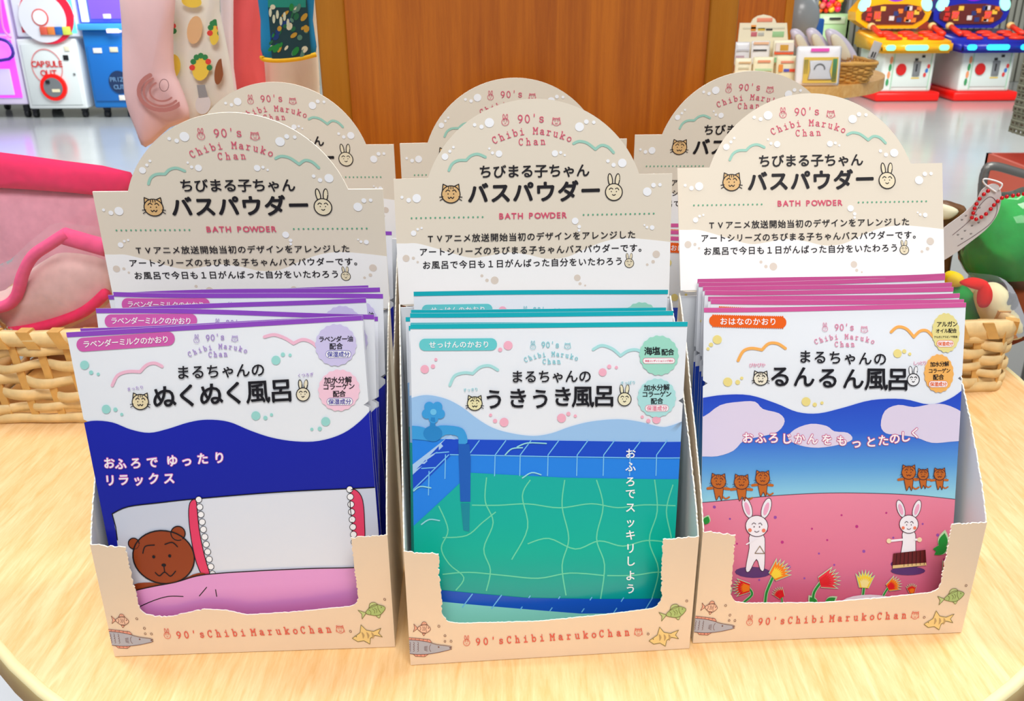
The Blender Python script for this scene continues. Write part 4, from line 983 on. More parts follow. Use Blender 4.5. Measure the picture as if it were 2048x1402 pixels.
t = MB(); t.ball(c, .041, .035, .040, m_film, 22, 14, lambda d: 1+.05*sin(9*d.x+7*d.z)); t.build('clear_bag', e, T)
c = at(2000, 625, .652); e = empty('plush_toy', (c.x, c.y, zr*.4), label='cream plush toy with a red patch in a clear bag, low in the right basket', cat='toy'); T = Matrix.Translation((-c.x, -c.y, -zr*.4))
t = MB(); t.puffy(cr(O([(1950, 590), (1968, 568), (1992, 565), (2012, 578), (2030, 606), (2042, 640), (2040, 676), (1990, 680), (1968, 650), (1955, 620)], .652), 4, True), .652, .016, m_cr); t.build('body', e, T)
t = MB(); t.puffy(cr(O([(1956, 606), (1960, 580), (1974, 566), (1984, 578), (1984, 598), (1974, 614), (1962, 616)], .636), 4, True), .637, .006, m_rd); t.build('patch', e, T)
t = MB(); t.puffy(cr(O([(1920, 566), (1950, 556), (1978, 566), (1962, 580), (1940, 576)], .64), 4, True), .641, .006, m_rd); t.build('patch', e, T)
t = MB(); t.puffy(cr(O([(1900, 560), (1960, 548), (2010, 560), (2044, 610), (2050, 670), (1960, 690), (1905, 670)], .63), 3, True), .632, .006, m_film, back=False, wob=crumple(3, .0025, 110)); t.build('clear_bag', e, T)
c = at(1940, 620, .665); e = empty('plush_toy', (c.x, c.y, zr*.4), label='small green plush toy with a yellow tip beside the cream one in the right basket', cat='toy'); T = Matrix.Translation((-c.x, -c.y, -zr*.4))
t = MB(); t.puffy(cr(O([(1880, 590), (1905, 570), (1940, 578), (1962, 610), (1978, 650), (1975, 690), (1900, 690), (1880, 640)], .668), 4, True), .672, .012, m_gr); t.build('body', e, T)
t = MB(); t.puffy(cr(O([(1888, 552), (1905, 542), (1926, 552), (1922, 570), (1895, 572)], .668), 4, True), .668, .008, m_yl); t.build('tip', e, T)
c = at(1900, 430, .70); e = empty('snack_packet', (c.x, c.y, zr*.5), label='brown and cream snack packet in crinkled film behind the right header', cat='packet'); T = Matrix.Translation((-c.x, -c.y, -zr*.5))
t = MB(); t.puffy(cr(O([(1860, 420), (1885, 402), (1915, 408), (1936, 420), (1925, 460), (1905, 520), (1890, 600), (1855, 610)], .715), 3, True), .718, .008, M('brown_wrap', (130, 84, 40), .3, noise=.5, nscale=60)); t.build('packet', e, T)
t = MB(); t.puffy(cr(O([(1868, 408), (1900, 412), (1920, 424), (1900, 440), (1870, 436)], .703), 3, True), .705, .004, M('cream_label', (240, 232, 200), .3)); t.build('label', e, T)
# grey oval tag on a red ball chain
m_tag = M('tag_card', (206, 200, 198), .35)
Yt = .605; c = at(1950, 440, Yt); e = empty('swing_tag', tuple(c), label='oval grey tag card with small dark marks hanging by the green plush toy', cat='tag'); T = Matrix.Translation(-c)
oc = cr([(1862, 482), (1888, 456), (1928, 426), (1952, 402), (1964, 380), (1984, 368), (1998, 372), (2003, 394), (1996, 426), (1976, 455), (1946, 480), (1902, 512), (1864, 528)], 4, True)
t = MB(); t.prism(O(oc, Yt), Yt, Yt+.0006, m_tag, M('tag_edge', (240, 240, 240), .5)); t.build('card', e, T)
a = Art(); pm = lambda x, y: (at(x, y, Yt).x*1000, at(x, y, Yt).z*1000)
ov = [pm(*p) for p in cr([(1905, 470), (1940, 440), (1960, 410), (1978, 394), (1990, 400), (1994, 420), (1982, 445), (1950, 470), (1915, 492)], 4)]
a.stroke(ov, .35, P_((90, 50, 60)), 1)
for x, y in ((1922, 440), (1930, 432), (1914, 470), (1928, 462), (1942, 452), (1922, 478), (1940, 468), (1955, 446), (1950, 430), (1957, 416)):
    px, pz = pm(x, y); a.stroke([(px, pz+.7), (px+.1, pz), (px+1.0, pz+.1), (px+1.0, pz+.8)], .3, P_((40, 36, 44)), 2)
a.build('tag_print', e, lambda u, v, o: (u-c.x, Yt-c.y-o, v-c.z), kind='stuff')
t = MB(); t.tube([at(x, y, Yt-.001)-c for x, y in cr([(1992, 384), (1980, 376), (1968, 366), (1968, 358), (1985, 360), (2004, 368), (1998, 380)], 4)], .0006, M('white_cord', (240, 240, 240), .6), 6); t.build('cord_loop', e)
m_bead = M('red_bead', (206, 24, 34), .22, metal=.4)
cp = cr([(1976, 382), (1962, 394), (1952, 410), (1946, 428), (1944, 438), (1954, 438), (1972, 428), (1990, 408), (2004, 396), (2022, 392), (2060, 386)], 8)
e = empty('ball_chain', tuple(at(1945, 438, Yt-.003)), label='red ball chain looped over the grey oval tag', cat='chain'); c = e.location
acc = 0; last = None; bead = None
for x, y in cp:
    p = at(x, y, Yt-.003)
    if last is None or (p-last).length >= .0031:
        last = p
        if bead is None:
            t = MB(); t.ball((0, 0, 0), .0014, .0014, .0014, m_bead, 8, 6); bead = t.build('bead', e); o = bead
        else: o = bpy.data.objects.new('bead', bead.data); col.objects.link(o); o.parent = e
        o.location = p-Vector(c)

# ================================================================== bags hanging to the left of the pillar
m_mauve = M('mauve_cloth', (232, 198, 200), .85, noise=.08, nscale=30); m_white_c = M('white_cloth', (236, 236, 226), .85, noise=.06, nscale=30)
m_coral = M('coral_cloth', (240, 96, 96), .8, noise=.1, nscale=30); m_blue_c = M('blue_cloth', (10, 136, 190), .8, noise=.08, nscale=30)
m_ivory = M('ivory_cloth', (246, 236, 214), .85, noise=.1, nscale=25); m_lil = M('pale_cloth', (236, 222, 226), .85)
RAILZ = .56
e = empty('hanging_rail', (-.112, .72, RAILZ), label='steel rail fixed to the wooden pillar above the hanging bags', cat='rail')
t = MB(); t.tube([(0, 0, 0), (-.1, .12, 0), (-.42, .16, 0)], .005, M('steel', (180, 180, 182), .3, metal=.9)); t.build('bar', e)
def hung(name, outline, Y, th, m, label, cat='bag', art=None, fold=0, edge=None):
    xs = O(outline, Y); cx = sum(p[0] for p in xs)/len(xs); z0 = min(p[1] for p in xs)
    e = empty(name, (cx, Y, z0), label=label, cat=cat); T = Matrix.Translation((-cx, -Y, -z0))
    wv = lambda x, z: fold*sin((x-cx)*95+z*6)
    t = MB(); t.puffy(cr(xs, 3, True), Y, th, m, rings=(0, .1, .25, .45, .7), wob=wv); t.build('bag_body', e, T)
    zt = max(p[1] for p in xs)
    t = MB(); t.tube([Vector((-.012, 0, zt-z0-.01)), Vector((-.01, 0, (RAILZ-z0)-.03)), Vector((0, 0, RAILZ-z0)), Vector((.01, 0, (RAILZ-z0)-.03)), Vector((.012, 0, zt-z0-.01))], .003, m, 6); t.build('handle', e)
    if art:
        a = Art(); art(a, lambda x, y: (at(x, y, Y).x*1000, at(x, y, Y).z*1000))
        a.build('print', e, lambda u, v, o: (u-cx, -th-abs(fold)*1.2-.0006-o*3, v-z0), rect=(min(p[0] for p in xs)*1000+4, max(p[0] for p in xs)*1000-4, z0*1000, zt*1000))
    return e
def art_a(a, q):
    BRN = P_((190, 128, 122))
    for r, n in ((46, 9), (36, 5), (24, 4)):
        a.stroke([q(338+r*cos(t_), 178-r*.8*sin(t_)) for t_ in [radians(120+200*k/14) for k in range(15)]], n*.4, BRN, 2)
    e_ = [q(*p) for p in ell(342, 166, 9, 12, 16)]; a.stroke(e_+[e_[0]], .5, P_((120, 80, 80)), 3)
hung('tote_bag', [(244, -60), (345, -60), (346, 60), (348, 140), (362, 175), (380, 236), (338, 256), (292, 294), (272, 257), (250, 188), (245, 60)], .84, .014, m_mauve, 'mauve cloth bag with brown curling strokes, leftmost of the hanging bags', art=art_a, fold=.0018)
def art_b(a, q):
    YE, TN, GN, RD, GR = P_((240, 214, 80)), P_((228, 190, 140)), P_((50, 140, 80)), P_((226, 70, 60)), P_((150, 156, 160))
    def blob(x, y, rx, ry, c, rim=None):
        a.fill([q(*p) for p in ell(x, y, rx, ry, 18, .15)], c, 2, False)
        if rim:
            for k in range(7): 
                t_ = pi+pi*k/6; a.fill([q(*p) for p in ell(x+rx*cos(t_), y+ry*sin(t_)*.9, 6, 6, 8)], rim if k % 5 else RD, 3, False)
    blob(400, 58, 15, 28, TN); blob(394, 2, 20, 12, YE); blob(350, 60, 9, 22, YE, GN); blob(440, 64, 10, 24, YE, GN)
    blob(355, 130, 17, 25, YE); blob(412, 132, 17, 26, YE, GN); blob(448, 140, 9, 26, P_((150, 90, 50))); blob(416, 204, 15, 20, P_((222, 224, 226)))
    a.fill([q(*p) for p in [(404, 166), (420, 166), (426, 190), (408, 192)]], GR, 3, False)
    for k in range(6): a.fill([q(*p) for p in [(372+k*2, 180+k*8), (380+k*2, 184+k*8), (372+k*2, 188+k*8)]], RD, 3, False)
hung('tote_bag', [(330, -60), (430, -60), (440, 20), (455, 95), (468, 172), (470, 230), (420, 260), (372, 240), (345, 160), (338, 60)], .875, .012, m_white_c, 'white cloth bag printed with yellow, green and tan ovals, hanging second from the left', art=art_b, fold=.0015)
hung('tote_bag', [(440, -60), (464, -60), (466, 60), (468, 160), (478, 240), (450, 240), (446, 120)], .90, .006, m_lil, 'narrow pale cloth bag seen edge-on between the ovals bag and the coral bag')
hung('tote_bag', [(458, -60), (522, -60), (524, 60), (531, 165), (532, 230), (475, 240), (462, 120)], .93, .012, m_coral, 'coral red cloth bag hanging between the ovals bag and the blue picture bag', fold=.0015)
def art_e(a, q):
    random.seed(3)
    a.fill([q(*p) for p in [(541, 10), (618, -20), (626, 112), (549, 118)]], P_((24, 66, 72)), 1, False)
    a.fill([q(*p) for p in [(541, -40), (616, -40), (616, 14), (541, 14)]], P_((30, 150, 130)), 2, False)
    cs = [P_((30, 110, 70)), P_((226, 228, 196)), P_((200, 160, 50)), P_((16, 60, 130)), P_((90, 140, 120)), P_((30, 140, 60))]
    for k in range(46): 
        x, y = 546+random.random()*72, 12+random.random()*96
        a.fill([q(*p) for p in ell(x, y, 2+random.random()*4, 3+random.random()*8, 9, random.random())], cs[k % 6], 3+k % 3, False)
    for k in range(6): a.fill([q(*p) for p in ell(546+k*7, 24+(k*13) % 22, 3, 9, 9)], P_((214, 226, 196)), 6, False)
e = hung('tote_bag', [(519, -60), (622, -60), (626, 40), (631, 110), (580, 117), (527, 117), (521, 40)], .86, .008, m_blue_c, 'blue bag with a green painted picture and yellow piping, hanging beside the pillar', art=art_e)
b = e.location
t = MB(); t.tube([at(x, y, .852)-Vector(b) for x, y in cr([(524, 112), (528, 119), (560, 121), (600, 117), (632, 109)], 4)], .0022, M('yellow_piping', (250, 196, 10), .6), 6); t.build('piping', e)
hung('cloth_bag', [(529, -40), (634, -40), (636, 80), (640, 196), (636, 260), (530, 260), (528, 120)], .955, .010, m_ivory, 'ivory gathered cloth bag hanging below and behind the blue picture bag', fold=.003)

# ================================================================== the far side of the hall
m_wh = M('white_lacquer', (232, 238, 236), .35); m_rdp = M('red_plastic', (250, 20, 10), .35); m_grey = M('grey_plastic', (120, 124, 126), .4); m_blk = M('black_plastic', (22, 24, 28), .5)
m_pur = M('purple_light', (176, 60, 250), .3, emit=1.1); m_vio = M('violet_screen', (110, 80, 250), .3, emit=.9); m_lav = M('lavender_screen', (170, 160, 250), .3, emit=.8); m_cyan = M('cyan_light', (90, 230, 240), .3, emit=1.0)
m_bl = M('blue_lacquer', (20, 120, 200), .35); m_bl2 = M('blue_glow_panel', (50, 70, 240), .3, emit=.8); m_mag = M('magenta_light', (250, 20, 250), .3, emit=1.0)
def RX(x0, y0, x1, y1, Y):
    ym = (y0+y1)/2; return at(x0, ym, Y).x, at(x1, ym, Y).x, at(x0, y1, Y).z, at(x0, y0, Y).z
def fbox(e, name, r, Y, d, m, bev=.008, T=None, pro=0):
    x0, x1, z0, z1 = RX(*r, Y); t = MB(); t.bbox(x0, x1, Y-pro, Y+d, z0, z1, m, min(bev, (x1-x0)*.2, (z1-z0)*.2)); return t.build(name, e, T)
def machine(name, px, Y, label, cat='machine'):
    x = at(px, 150, Y).x; e = empty(name, (x, Y, -.75), label=label, cat=cat); return e, Matrix.Translation((-x, -Y, .75))
def castors(e, T, xs, Y, d):
    for x in xs:
        for yy in (Y+.08, Y+d-.08):
            t = MB(); t.tube([(x-.015, yy, -.72), (x+.015, yy, -.72)], .03, m_blk, 12); t.box(x-.02, x+.02, yy-.02, yy+.02, -.70, -.655, m_blk); t.build('castor', e, T)
def arttext(e, T, name, items, Y, mk):
    a = Art(); mk(a); x0 = T.translation
    a.build(name, e, lambda u, v, o: (u+x0.x, Y+x0.y-.004-o*10, v+x0.z))
Y = 7.25
e, T = machine('capsule_machine', 110, Y, 'white capsule vending machine with a red ring chute and red lettering')
fbox(e, 'cabinet', (45, 78, 163, 218), Y, .55, m_wh, .012, T)
fbox(e, 'door', (53, 88, 156, 210), Y, .01, M('white_door', (224, 232, 230), .35), .003, T, .008)
fbox(e, 'upper_body', (22, -60, 149, 74), Y, .55, M('white_display', (222, 226, 240), .3, emit=.15), .012, T, .01)
xc, zc_ = at(110, 174, Y).x, at(110, 174, Y).z
t = MB(); t.disc_y(xc, zc_, .1, .1, Y-.03, Y-.008, m_rdp, 36); t.disc_y(xc, zc_, .072, .072, Y-.034, Y-.03, m_grey, 36); t.build('chute_ring', e, T)
t = MB(); t.bbox(xc-.045, xc-.015, Y-.045, Y-.034, zc_+.03, zc_+.055, m_blk, .003); t.build('latch', e, T)
t = MB(); t.box(xc-.01, xc+.05, Y-.037, Y-.034, zc_-.035, zc_-.012, M('sticker', (240, 230, 190), .5)); t.build('sticker', e, T)
fbox(e, 'coin_slot', (128, 110, 138, 120), Y, .004, m_blk, .001, T, .016); fbox(e, 'coin_plate', (130, 92, 140, 102), Y, .003, M('cream_plate', (236, 230, 200), .5), .001, T, .015)
fbox(e, 'lock', (148, 146, 152, 150), Y, .004, m_grey, .001, T, .016)
def mk(a):
    RDI = P_((214, 40, 40)); c0, z0 = xc*1000-25, zc_*1000+150
    e_ = ell(c0, z0, 115, 130, 36); a.stroke(e_+[e_[0]], 7, P_((226, 130, 130)), 1)
    a.H = None
    for st, yy in (('CAPSULE', 22), ('OUT', -44)):
        for k, ch in enumerate(st):
            vs, fs = glyph(ch, .02); w = (max(v[0] for v in vs)+min(v[0] for v in vs))/2; K = 62
            x = c0+(k-(len(st)-1)/2)*(34 if st == 'CAPSULE' else 42)+6
            a.raw([(x+(vx-w)*K, z0+yy+(vy-.35)*K) for vx, vy in vs], fs, RDI, 3, False)
arttext(e, T, 'lettering', None, Y-.008, mk)
# display window above: white dial with a red rim, coloured notes below it
xd, zd = at(98, 40, Y).x, at(98, 40, Y).z
t = MB(); t.disc_y(xd, zd+.03, .20, .20, Y-.03, Y-.012, M('dial_rim', (214, 30, 60), .3, emit=.2), 40); t.disc_y(xd-.03, zd+.015, .175, .175, Y-.036, Y-.03, M('dial', (226, 228, 236), .4), 40); t.build('dial', e, T)
t = MB(); t.disc_y(xd-.045, zd+.02, .062, .062, Y-.040, Y-.036, M('dial_ring', (216, 90, 84), .4), 28); t.disc_y(xd-.045, zd+.02, .052, .052, Y-.043, Y-.040, M('dial_face', (236, 236, 240), .4), 28); t.build('dial_badge', e, T)
for k, c_ in enumerate(((216, 90, 70), (226, 130, 60), (40, 100, 180), (214, 226, 90))):
    fbox(e, 'note', (86+k*15, 53, 100+k*15, 69), Y, .003, M('note_%d%d%d' % c_, c_, .5), .001, T, .05)
for k in range(4): fbox(e, 'poster_figure', (38+k*2.5, 8+k*15, 54+k*2.5, 20+k*15), Y, .003, M('poster_%d' % (k % 2), ((240, 240, 244), (216, 60, 80))[k % 2], .5), .001, T, .016)
fbox(e, 'light_strip', (137, -40, 146, 66), Y, .004, m_cyan, .002, T, .016)
castors(e, T, (at(60, 215, Y).x, at(160, 215, Y).x), Y, .55)
e, T = machine('arcade_machine', 0, Y, 'purple glowing arcade machine at the far left edge')
fbox(e, 'cabinet', (-90, -60, 28, 210), Y+.02, .6, M('pale_cabinet', (226, 214, 240), .35), .012, T)
fbox(e, 'glow_panel', (-80, -60, 8, 66), Y+.02, .01, m_pur, .004, T, .01); fbox(e, 'glow_panel', (-80, 80, 34, 196), Y+.02, .01, M('purple_light2', (204, 70, 246), .3, emit=.85), .004, T, .01)
fbox(e, 'screen', (-60, 138, 26, 190), Y+.02, .01, m_lav, .004, T, .02); fbox(e, 'screen', (-60, 72, 22, 118), Y+.02, .01, M('pink_screen', (214, 110, 250), .3, emit=.8), .004, T, .03)
t = MB(); P = [at(x, y, Y-.05) for x, y in cr([(-60, 74), (0, 78), (22, 92), (18, 118), (-60, 122)], 4)]; t.tube(P, .012, M('dark_hose', (60, 40, 150), .3), 8); t.build('bumper_rail', e, T)
t = MB(); P = [at(x, y, Y-.04) for x, y in cr([(-4, -40), (2, 30), (8, 60), (22, 76)], 4)]; t.tube(P, .009, M('pink_tube', (230, 120, 190), .3, emit=.2), 8); t.build('light_tube', e, T)
castors(e, T, (at(-60, 212, Y).x, at(40, 212, Y).x), Y+.02, .6)
e, T = machine('prize_machine', 220, Y, 'blue prize machine with a violet lit window beside the capsule machine')
fbox(e, 'cabinet', (176, 60, 330, 216), Y, .6, m_bl, .012, T); fbox(e, 'shelf_edge', (160, 47, 330, 60), Y, .6, M('light_blue', (70, 170, 226), .3), .006, T, .05)
fbox(e, 'door', (184, 92, 330, 202), Y, .01, M('blue_door', (24, 112, 196), .35), .003, T, .012)
fbox(e, 'window_surround', (150, -60, 330, 46), Y, .6, M('window_surround', (80, 90, 220), .3, emit=.5), .01, T)
fbox(e, 'lit_window', (174, -60, 330, 38), Y, .01, m_vio, .004, T, .01); fbox(e, 'light_strip', (156, -60, 170, 44), Y, .01, M('white_strip', (200, 220, 255), .3, emit=1.2), .003, T, .016)
for r, c_ in (((188, 96, 205, 106), (236, 236, 230)), ((221, 94, 237, 104), (226, 220, 190)), ((208, 28, 223, 37), (240, 236, 240)), ((240, 190, 256, 200), (236, 232, 220))): fbox(e, 'sticker', r, Y, .003, M('stk_%d' % c_[2], c_, .5), .001, T, .018)
fbox(e, 'lamp', (219, 57, 243, 65), Y, .01, M('lamp_white', (240, 220, 250), .3, emit=1.2), .004, T, .06)
xq, zq = at(240, 164, Y).x, at(240, 164, Y).z
t = MB(); t.disc_y(xq, zq, .078, .085, Y-.02, Y-.012, M('navy_disc', (24, 50, 90), .4), 32); t.build('chute_disc', e, T)
def mk(a):
    for st, yy in (('PRIZE', 22), ('OUT', -34)):
        for k, ch in enumerate(st):
            vs, fs = glyph(ch, .01); w = (max(v[0] for v in vs)+min(v[0] for v in vs))/2; K = 48
            a.raw([(xq*1000+(k-(len(st)-1)/2)*26+(vx-w)*K, zq*1000+yy+(vy-.35)*K) for vx, vy in vs], fs, P_((110, 150, 190)), 3, False)
arttext(e, T, 'lettering', None, Y-.019, mk)
castors(e, T, (at(205, 212, Y).x, at(300, 212, Y).x), Y, .6)

def game(X0, body, label, dig, lamp):
    """small whack-style game: red base, white cabinet, padded deck, octagonal scoreboard; X0 = front left corner, origin on the floor"""
    Yg = 7.98; e = empty('arcade_game', (X0, Yg, -.75), label=label, cat='machine'); s = Yg/F_PX*1.0
    mb = M('game_%d' % body[2], body, .25)
    t = MB(); t.bbox(-.03, .52, -.02, .62, 0, .08, m_rdp, .02); t.build('base', e)
    mw = M('game_white', (226, 234, 228), .35); mg = M('panel_line', (176, 214, 186), .5)
    t = MB(); t.bbox(0, .44, 0, .56, .08, .43, mw, .02); t.build('cabinet', e)
    t = MB(); t.bbox(.09, .40, -.008, 0, .12, .40, M('game_door', (216, 226, 220), .35), .004); t.build('door', e)
    for x in (.085, .40):
        t = MB(); t.box(x, x+.006, -.011, 0, .1, .41, mg); t.build('green_line', e)
    t = MB(); t.disc_y(.155, .265, .042, .048, -.02, -.008, M('red_button', (200, 26, 24), .3), 28); t.build('round_label', e)
    t = MB(); t.bbox(.255, .315, -.02, -.008, .21, .33, m_grey, .003); t.build('coin_plate', e)
    t = MB(); t.box(.275, .285, -.024, -.02, .25, .31, m_blk); t.build('coin_slot', e)
    t = MB(); t.box(.25, .32, -.012, -.008, .19, .198, M('amber', (226, 190, 60), .5)); t.build('amber_strip', e)
    for x, z in ((.33, .37), (.275, .345)):
        t = MB(); t.box(x-.012, x+.012, -.016, -.008, z-.01, z+.01, m_blk); t.build('keyhole', e)
    for k in range(4):
        t = MB(); t.disc_y(.055+.004*k, .16+.06*k, .012, .03, -.006, -.001, M('gd_%d' % (k % 2), ((60, 150, 90), (230, 150, 100))[k % 2], .5), 10); t.build('sticker', e)
    for k in range(3):
        t = MB(); t.disc_y(.355-.012*k+.03, .29-.035*k, .012, .018, -.014, -.009, M('gs_%d' % (k % 2), ((210, 60, 60), (50, 110, 190))[k % 2], .5), 10); t.build('sticker', e)
    # deck: sloping padded tray
    t = MB(); v = [(-.10, -.16, .405), (.50, -.16, .405), (.50, -.16, .50), (-.10, -.16, .50), (-.11, .46, .42), (.52, .46, .42), (.52, .46, .565), (-.11, .46, .565)]
    bm = bmesh.new(); bv = [bm.verts.new(p) for p in v]
    for f in ((0, 1, 2, 3), (5, 4, 7, 6), (3, 2, 6, 7), (0, 4, 5, 1), (0, 3, 7, 4), (1, 5, 6, 2)): bm.faces.new([bv[i] for i in f])
    bmesh.ops.bevel(bm, geom=list(bm.edges), offset=.02, segments=2, affect='EDGES'); bm.verts.index_update()
    t.add([q.co for q in bm.verts], [[q.index for q in f.verts] for f in bm.faces], mb, True); bm.free(); t.build('deck', e)
    mp = M('red_pad', (236, 50, 20), .3)
    for r in range(3):
        for k in range(3):
            yy = -.08+r*.13; zz = .50+(yy+.16)/.62*.065+.010; x = .03+k*.175+r*.01
            t = MB(); t.ball((x, yy, zz), .07, .045, .02, mp, 14, 8); t.build('pad', e)
    for sx, x in ((-1, -.05), (1, .47)):
        t = MB(); t.tube([(x, .0, .545), (x-.01, .1, .57), (x-.015, .18, .595)], .022, mp, 10); t.ball((x-.018, .2, .60), .035, .03, .03, M('mallet', (226, 190, 120), .5), 12, 8); t.build('mallet', e)
    ml = M('pill_%d' % lamp[0], lamp, .3, emit=.85)
    for x0, x1 in ((-.06, .02), (.10, .29), (.38, .46)):
        t = MB(); t.prism(rrect((x0+x1)/2, .452, x1-x0, .045, .022), -.168, -.160, ml); t.build('lit_label', e)
    # scoreboard
    zs = lambda z: .575+(z-.66)*.68
    oc = [(-.13, .86), (-.05, 1.0), (.10, 1.045), (.36, 1.045), (.50, 1.0), (.57, .86), (.55, .76), (.45, .66), (-.0, .66), (-.12, .76)]
    t = MB(); t.prism([(x*.93-.06, zs(z)) for x, z in oc], .30, .50, mb); t.build('scoreboard', e)
    t = MB(); t.prism([(.14+(x-.22)*.78, zs(.83+(z-.85)*.62)) for x, z in oc], .285, .30, M('score_face', (96, 30, 24), .4)); t.build('score_face', e)
    random.seed(5)
    for k in range(16):
        x, z = -.08+random.random()*.44, zs(.74+random.random()*.17)
        t = MB(); t.box(x-.02, x+.022, .281, .285, z-.016, z+.02, M('sf_%d' % (k % 5), ((226, 120, 30), (214, 206, 200), (40, 50, 110), (200, 40, 30), (236, 190, 60))[k % 5], .5)); t.build('score_picture', e)
    for x in (.0, .28):
        t = MB(); t.box(x-.03, x+.03, .277, .281, zs(.77), zs(.87), M('digit_back', (200, 90, 40) if dig == '11' else (90, 20, 30), .4)); t.build('digit_window', e)
        a = Art()
        for k, ch in enumerate(dig):
            vs, fs = glyph(ch, .03); w = (max(q[0] for q in vs)+min(q[0] for q in vs))/2
            a.raw([(x*1000+(k-.5)*26+(vx-w)*60, zs(.82)*1000+(vy-.35)*58) for vx, vy in vs], fs, M('led_red', (255, 50, 60), .3, emit=1.2), 2, False)
        a.build('digits', e, lambda u, v_, o: (u, .2755-o, v_))
    for x, r_ in ((-.115, .5), (.415, -.5)):
        t = MB(); t.prism(ell(x, zs(.95), .042, .06, 18, -r_), .285, .32, M('mint_light', (150, 240, 214), .3, emit=.8)); t.build('corner_light', e)
    t = MB(); t.ball((.15, .33, zs(1.06)), .105, .07, .06, M('violet_dome', (150, 50, 240), .25, emit=.5), 18, 12); t.build('dome', e)
    for k in range(6):
        t = MB(); t.box(-.12+k*.1, -.06+k*.1, .33, .37, zs(1.04)-.005, zs(1.10)+.02, M('topper', (200, 30, 50), .5)); t.build('topper_panel', e)
xa = at(1757, 190, 7.98).x; xb = at(1913, 190, 7.98).x
game(xa, (252, 176, 10), 'yellow arcade hitting game with red pads on a red base', '11', (120, 232, 170))
game(xb, (24, 34, 160), 'blue arcade hitting game with red pads on a red base', '77', (50, 200, 230))
e, T = machine('lit_pillar', 1884, 8.8, 'magenta glowing round light panel between the two arcade games', 'light')
x0, x1, z0, z1 = RX(1866, 100, 1893, 180, 8.8)
t = MB(); t.box(x0-.02, x1+.02, 8.81, 9.0, -.75, z1+.1, M('pale_mag', (226, 150, 226), .4)); t.build('cabinet', e, T)
t = MB(); t.prism(ell((x0+x1)/2, (z0+z1)/2, (x1-x0)/2, (z1-z0)/2, 28), 8.78, 8.81, m_mag); t.build('lit_disc', e, T)

# back wall with ribbed shutters, red door, ball vending cabinet
m_wall = M('back_wall', (150, 150, 138), .7); m_rib = M('shutter', (146, 148, 136), .5)
t = MB(); t.box(-14, 14, 9.45, 9.6, -.75, 3.0, m_wall); t.build('wall_back', kind='structure')
e = empty('shutter', (4.0, 9.42, -.75), label='grey ribbed metal shutter along the back wall behind the arcade games', cat='shutter')
rib = None
for k in range(64):
    if rib is None:
        t = MB(); t.bbox(0, .045, -.02, .02, 0, 2.4, m_rib, .008); rib = t.build('rib', e); o = rib
    else: o = bpy.data.objects.new('rib', rib.data); col.objects.link(o); o.parent = e
    o.location = (-1.6+k*.062, 0, 0)
e, T = machine('red_door_panel', 1866, 9.3, 'red-brown door panel behind the two arcade games', 'panel')
fbox(e, 'panel', (1838, -60, 1888, 150), 9.3, .05, M('red_brown', (170, 50, 20), .5), .004, T); fbox(e, 'frame', (1832, -60, 1838, 150), 9.29, .06, m_grey, .003, T)
e, T = machine('ball_machine', 1660, 8.7, 'pale green vending cabinet full of coloured balls behind the wrapped packets')
mpg = M('pale_green', (176, 214, 156), .4)
fbox(e, 'cabinet', (1632, 28, 1694, 175), 8.7, .45, mpg, .01, T); fbox(e, 'case_back', (1632, -60, 1694, 28), 8.95, .2, M('case_green', (120, 160, 110), .5), .01, T)
fbox(e, 'case_post', (1627, -60, 1632, 175), 8.7, .45, m_grey, .004, T); fbox(e, 'case_post', (1692, -60, 1698, 175), 8.7, .45, m_grey, .004, T)
fbox(e, 'drawer', (1645, 33, 1690, 48), 8.7, .01, M('drawer_green', (206, 226, 186), .4), .003, T, .01); fbox(e, 'handle', (1658, 35, 1680, 39), 8.7, .01, m_blk, .002, T, .03)
random.seed(9); x0, x1, z0, z1 = RX(1634, -30, 1691, 26, 8.7)
pal = [M('ball_%d' % k, c_, .3) for k, c_ in enumerate(((250, 60, 30), (250, 40, 90), (60, 180, 40), (250, 200, 40), (240, 120, 100), (250, 110, 20)))]
bl = [None]*6
for k in range(60):
    i = k % 6; r_ = .028
    if bl[i] is None:
        t = MB(); t.ball((0, 0, 0), r_, r_, r_, pal[i], 12, 8); bl[i] = o = t.build('ball', e)
    else: o = bpy.data.objects.new('ball', bl[i].data); col.objects.link(o); o.parent = e
    o.location = Vector((x0+.02+random.random()*(x1-x0-.04), 8.73+random.random()*.12, z0+.02+(k//9)*.038+random.random()*.02)) + T.translation

# second display table with its goods
e = empty('display_table', (.66, 3.0, -.75), label='second round pale wooden display table further back on the right', cat='table')
n = 72; rp = [(.5*cos(2*pi*k/n), .5*sin(2*pi*k/n)) for k in range(n)]
t = MB(); t.slab(rp, .716, .75, wood('table_two', (224, 164, 84), (244, 198, 124), .35, (9, 1.6, 6), 5)); t.build('table_top', e)
t = MB(); t.slab([(x*.7, y*.7) for x, y in rp], 0, .716, m_dark); t.build('pedestal', e)
e2 = empty('pillar', (.60, 2.98, .0006), label='orange-brown wooden pillar of the second display table', cat='pillar')
t = MB(); t.box(-.27, .27, 0, .3, 0, 1.2, m_pan); t.build('panel', e2)
t = MB(); t.bbox(-.275, -.25, -.006, .02, 0, 1.2, m_post, .002); t.build('corner_post', e2); t = MB(); t.bbox(.25, .275, -.006, .02, 0, 1.2, m_post, .002); t.build('corner_post', e2)
m_cream = M('cream_card', (244, 236, 206), .5)
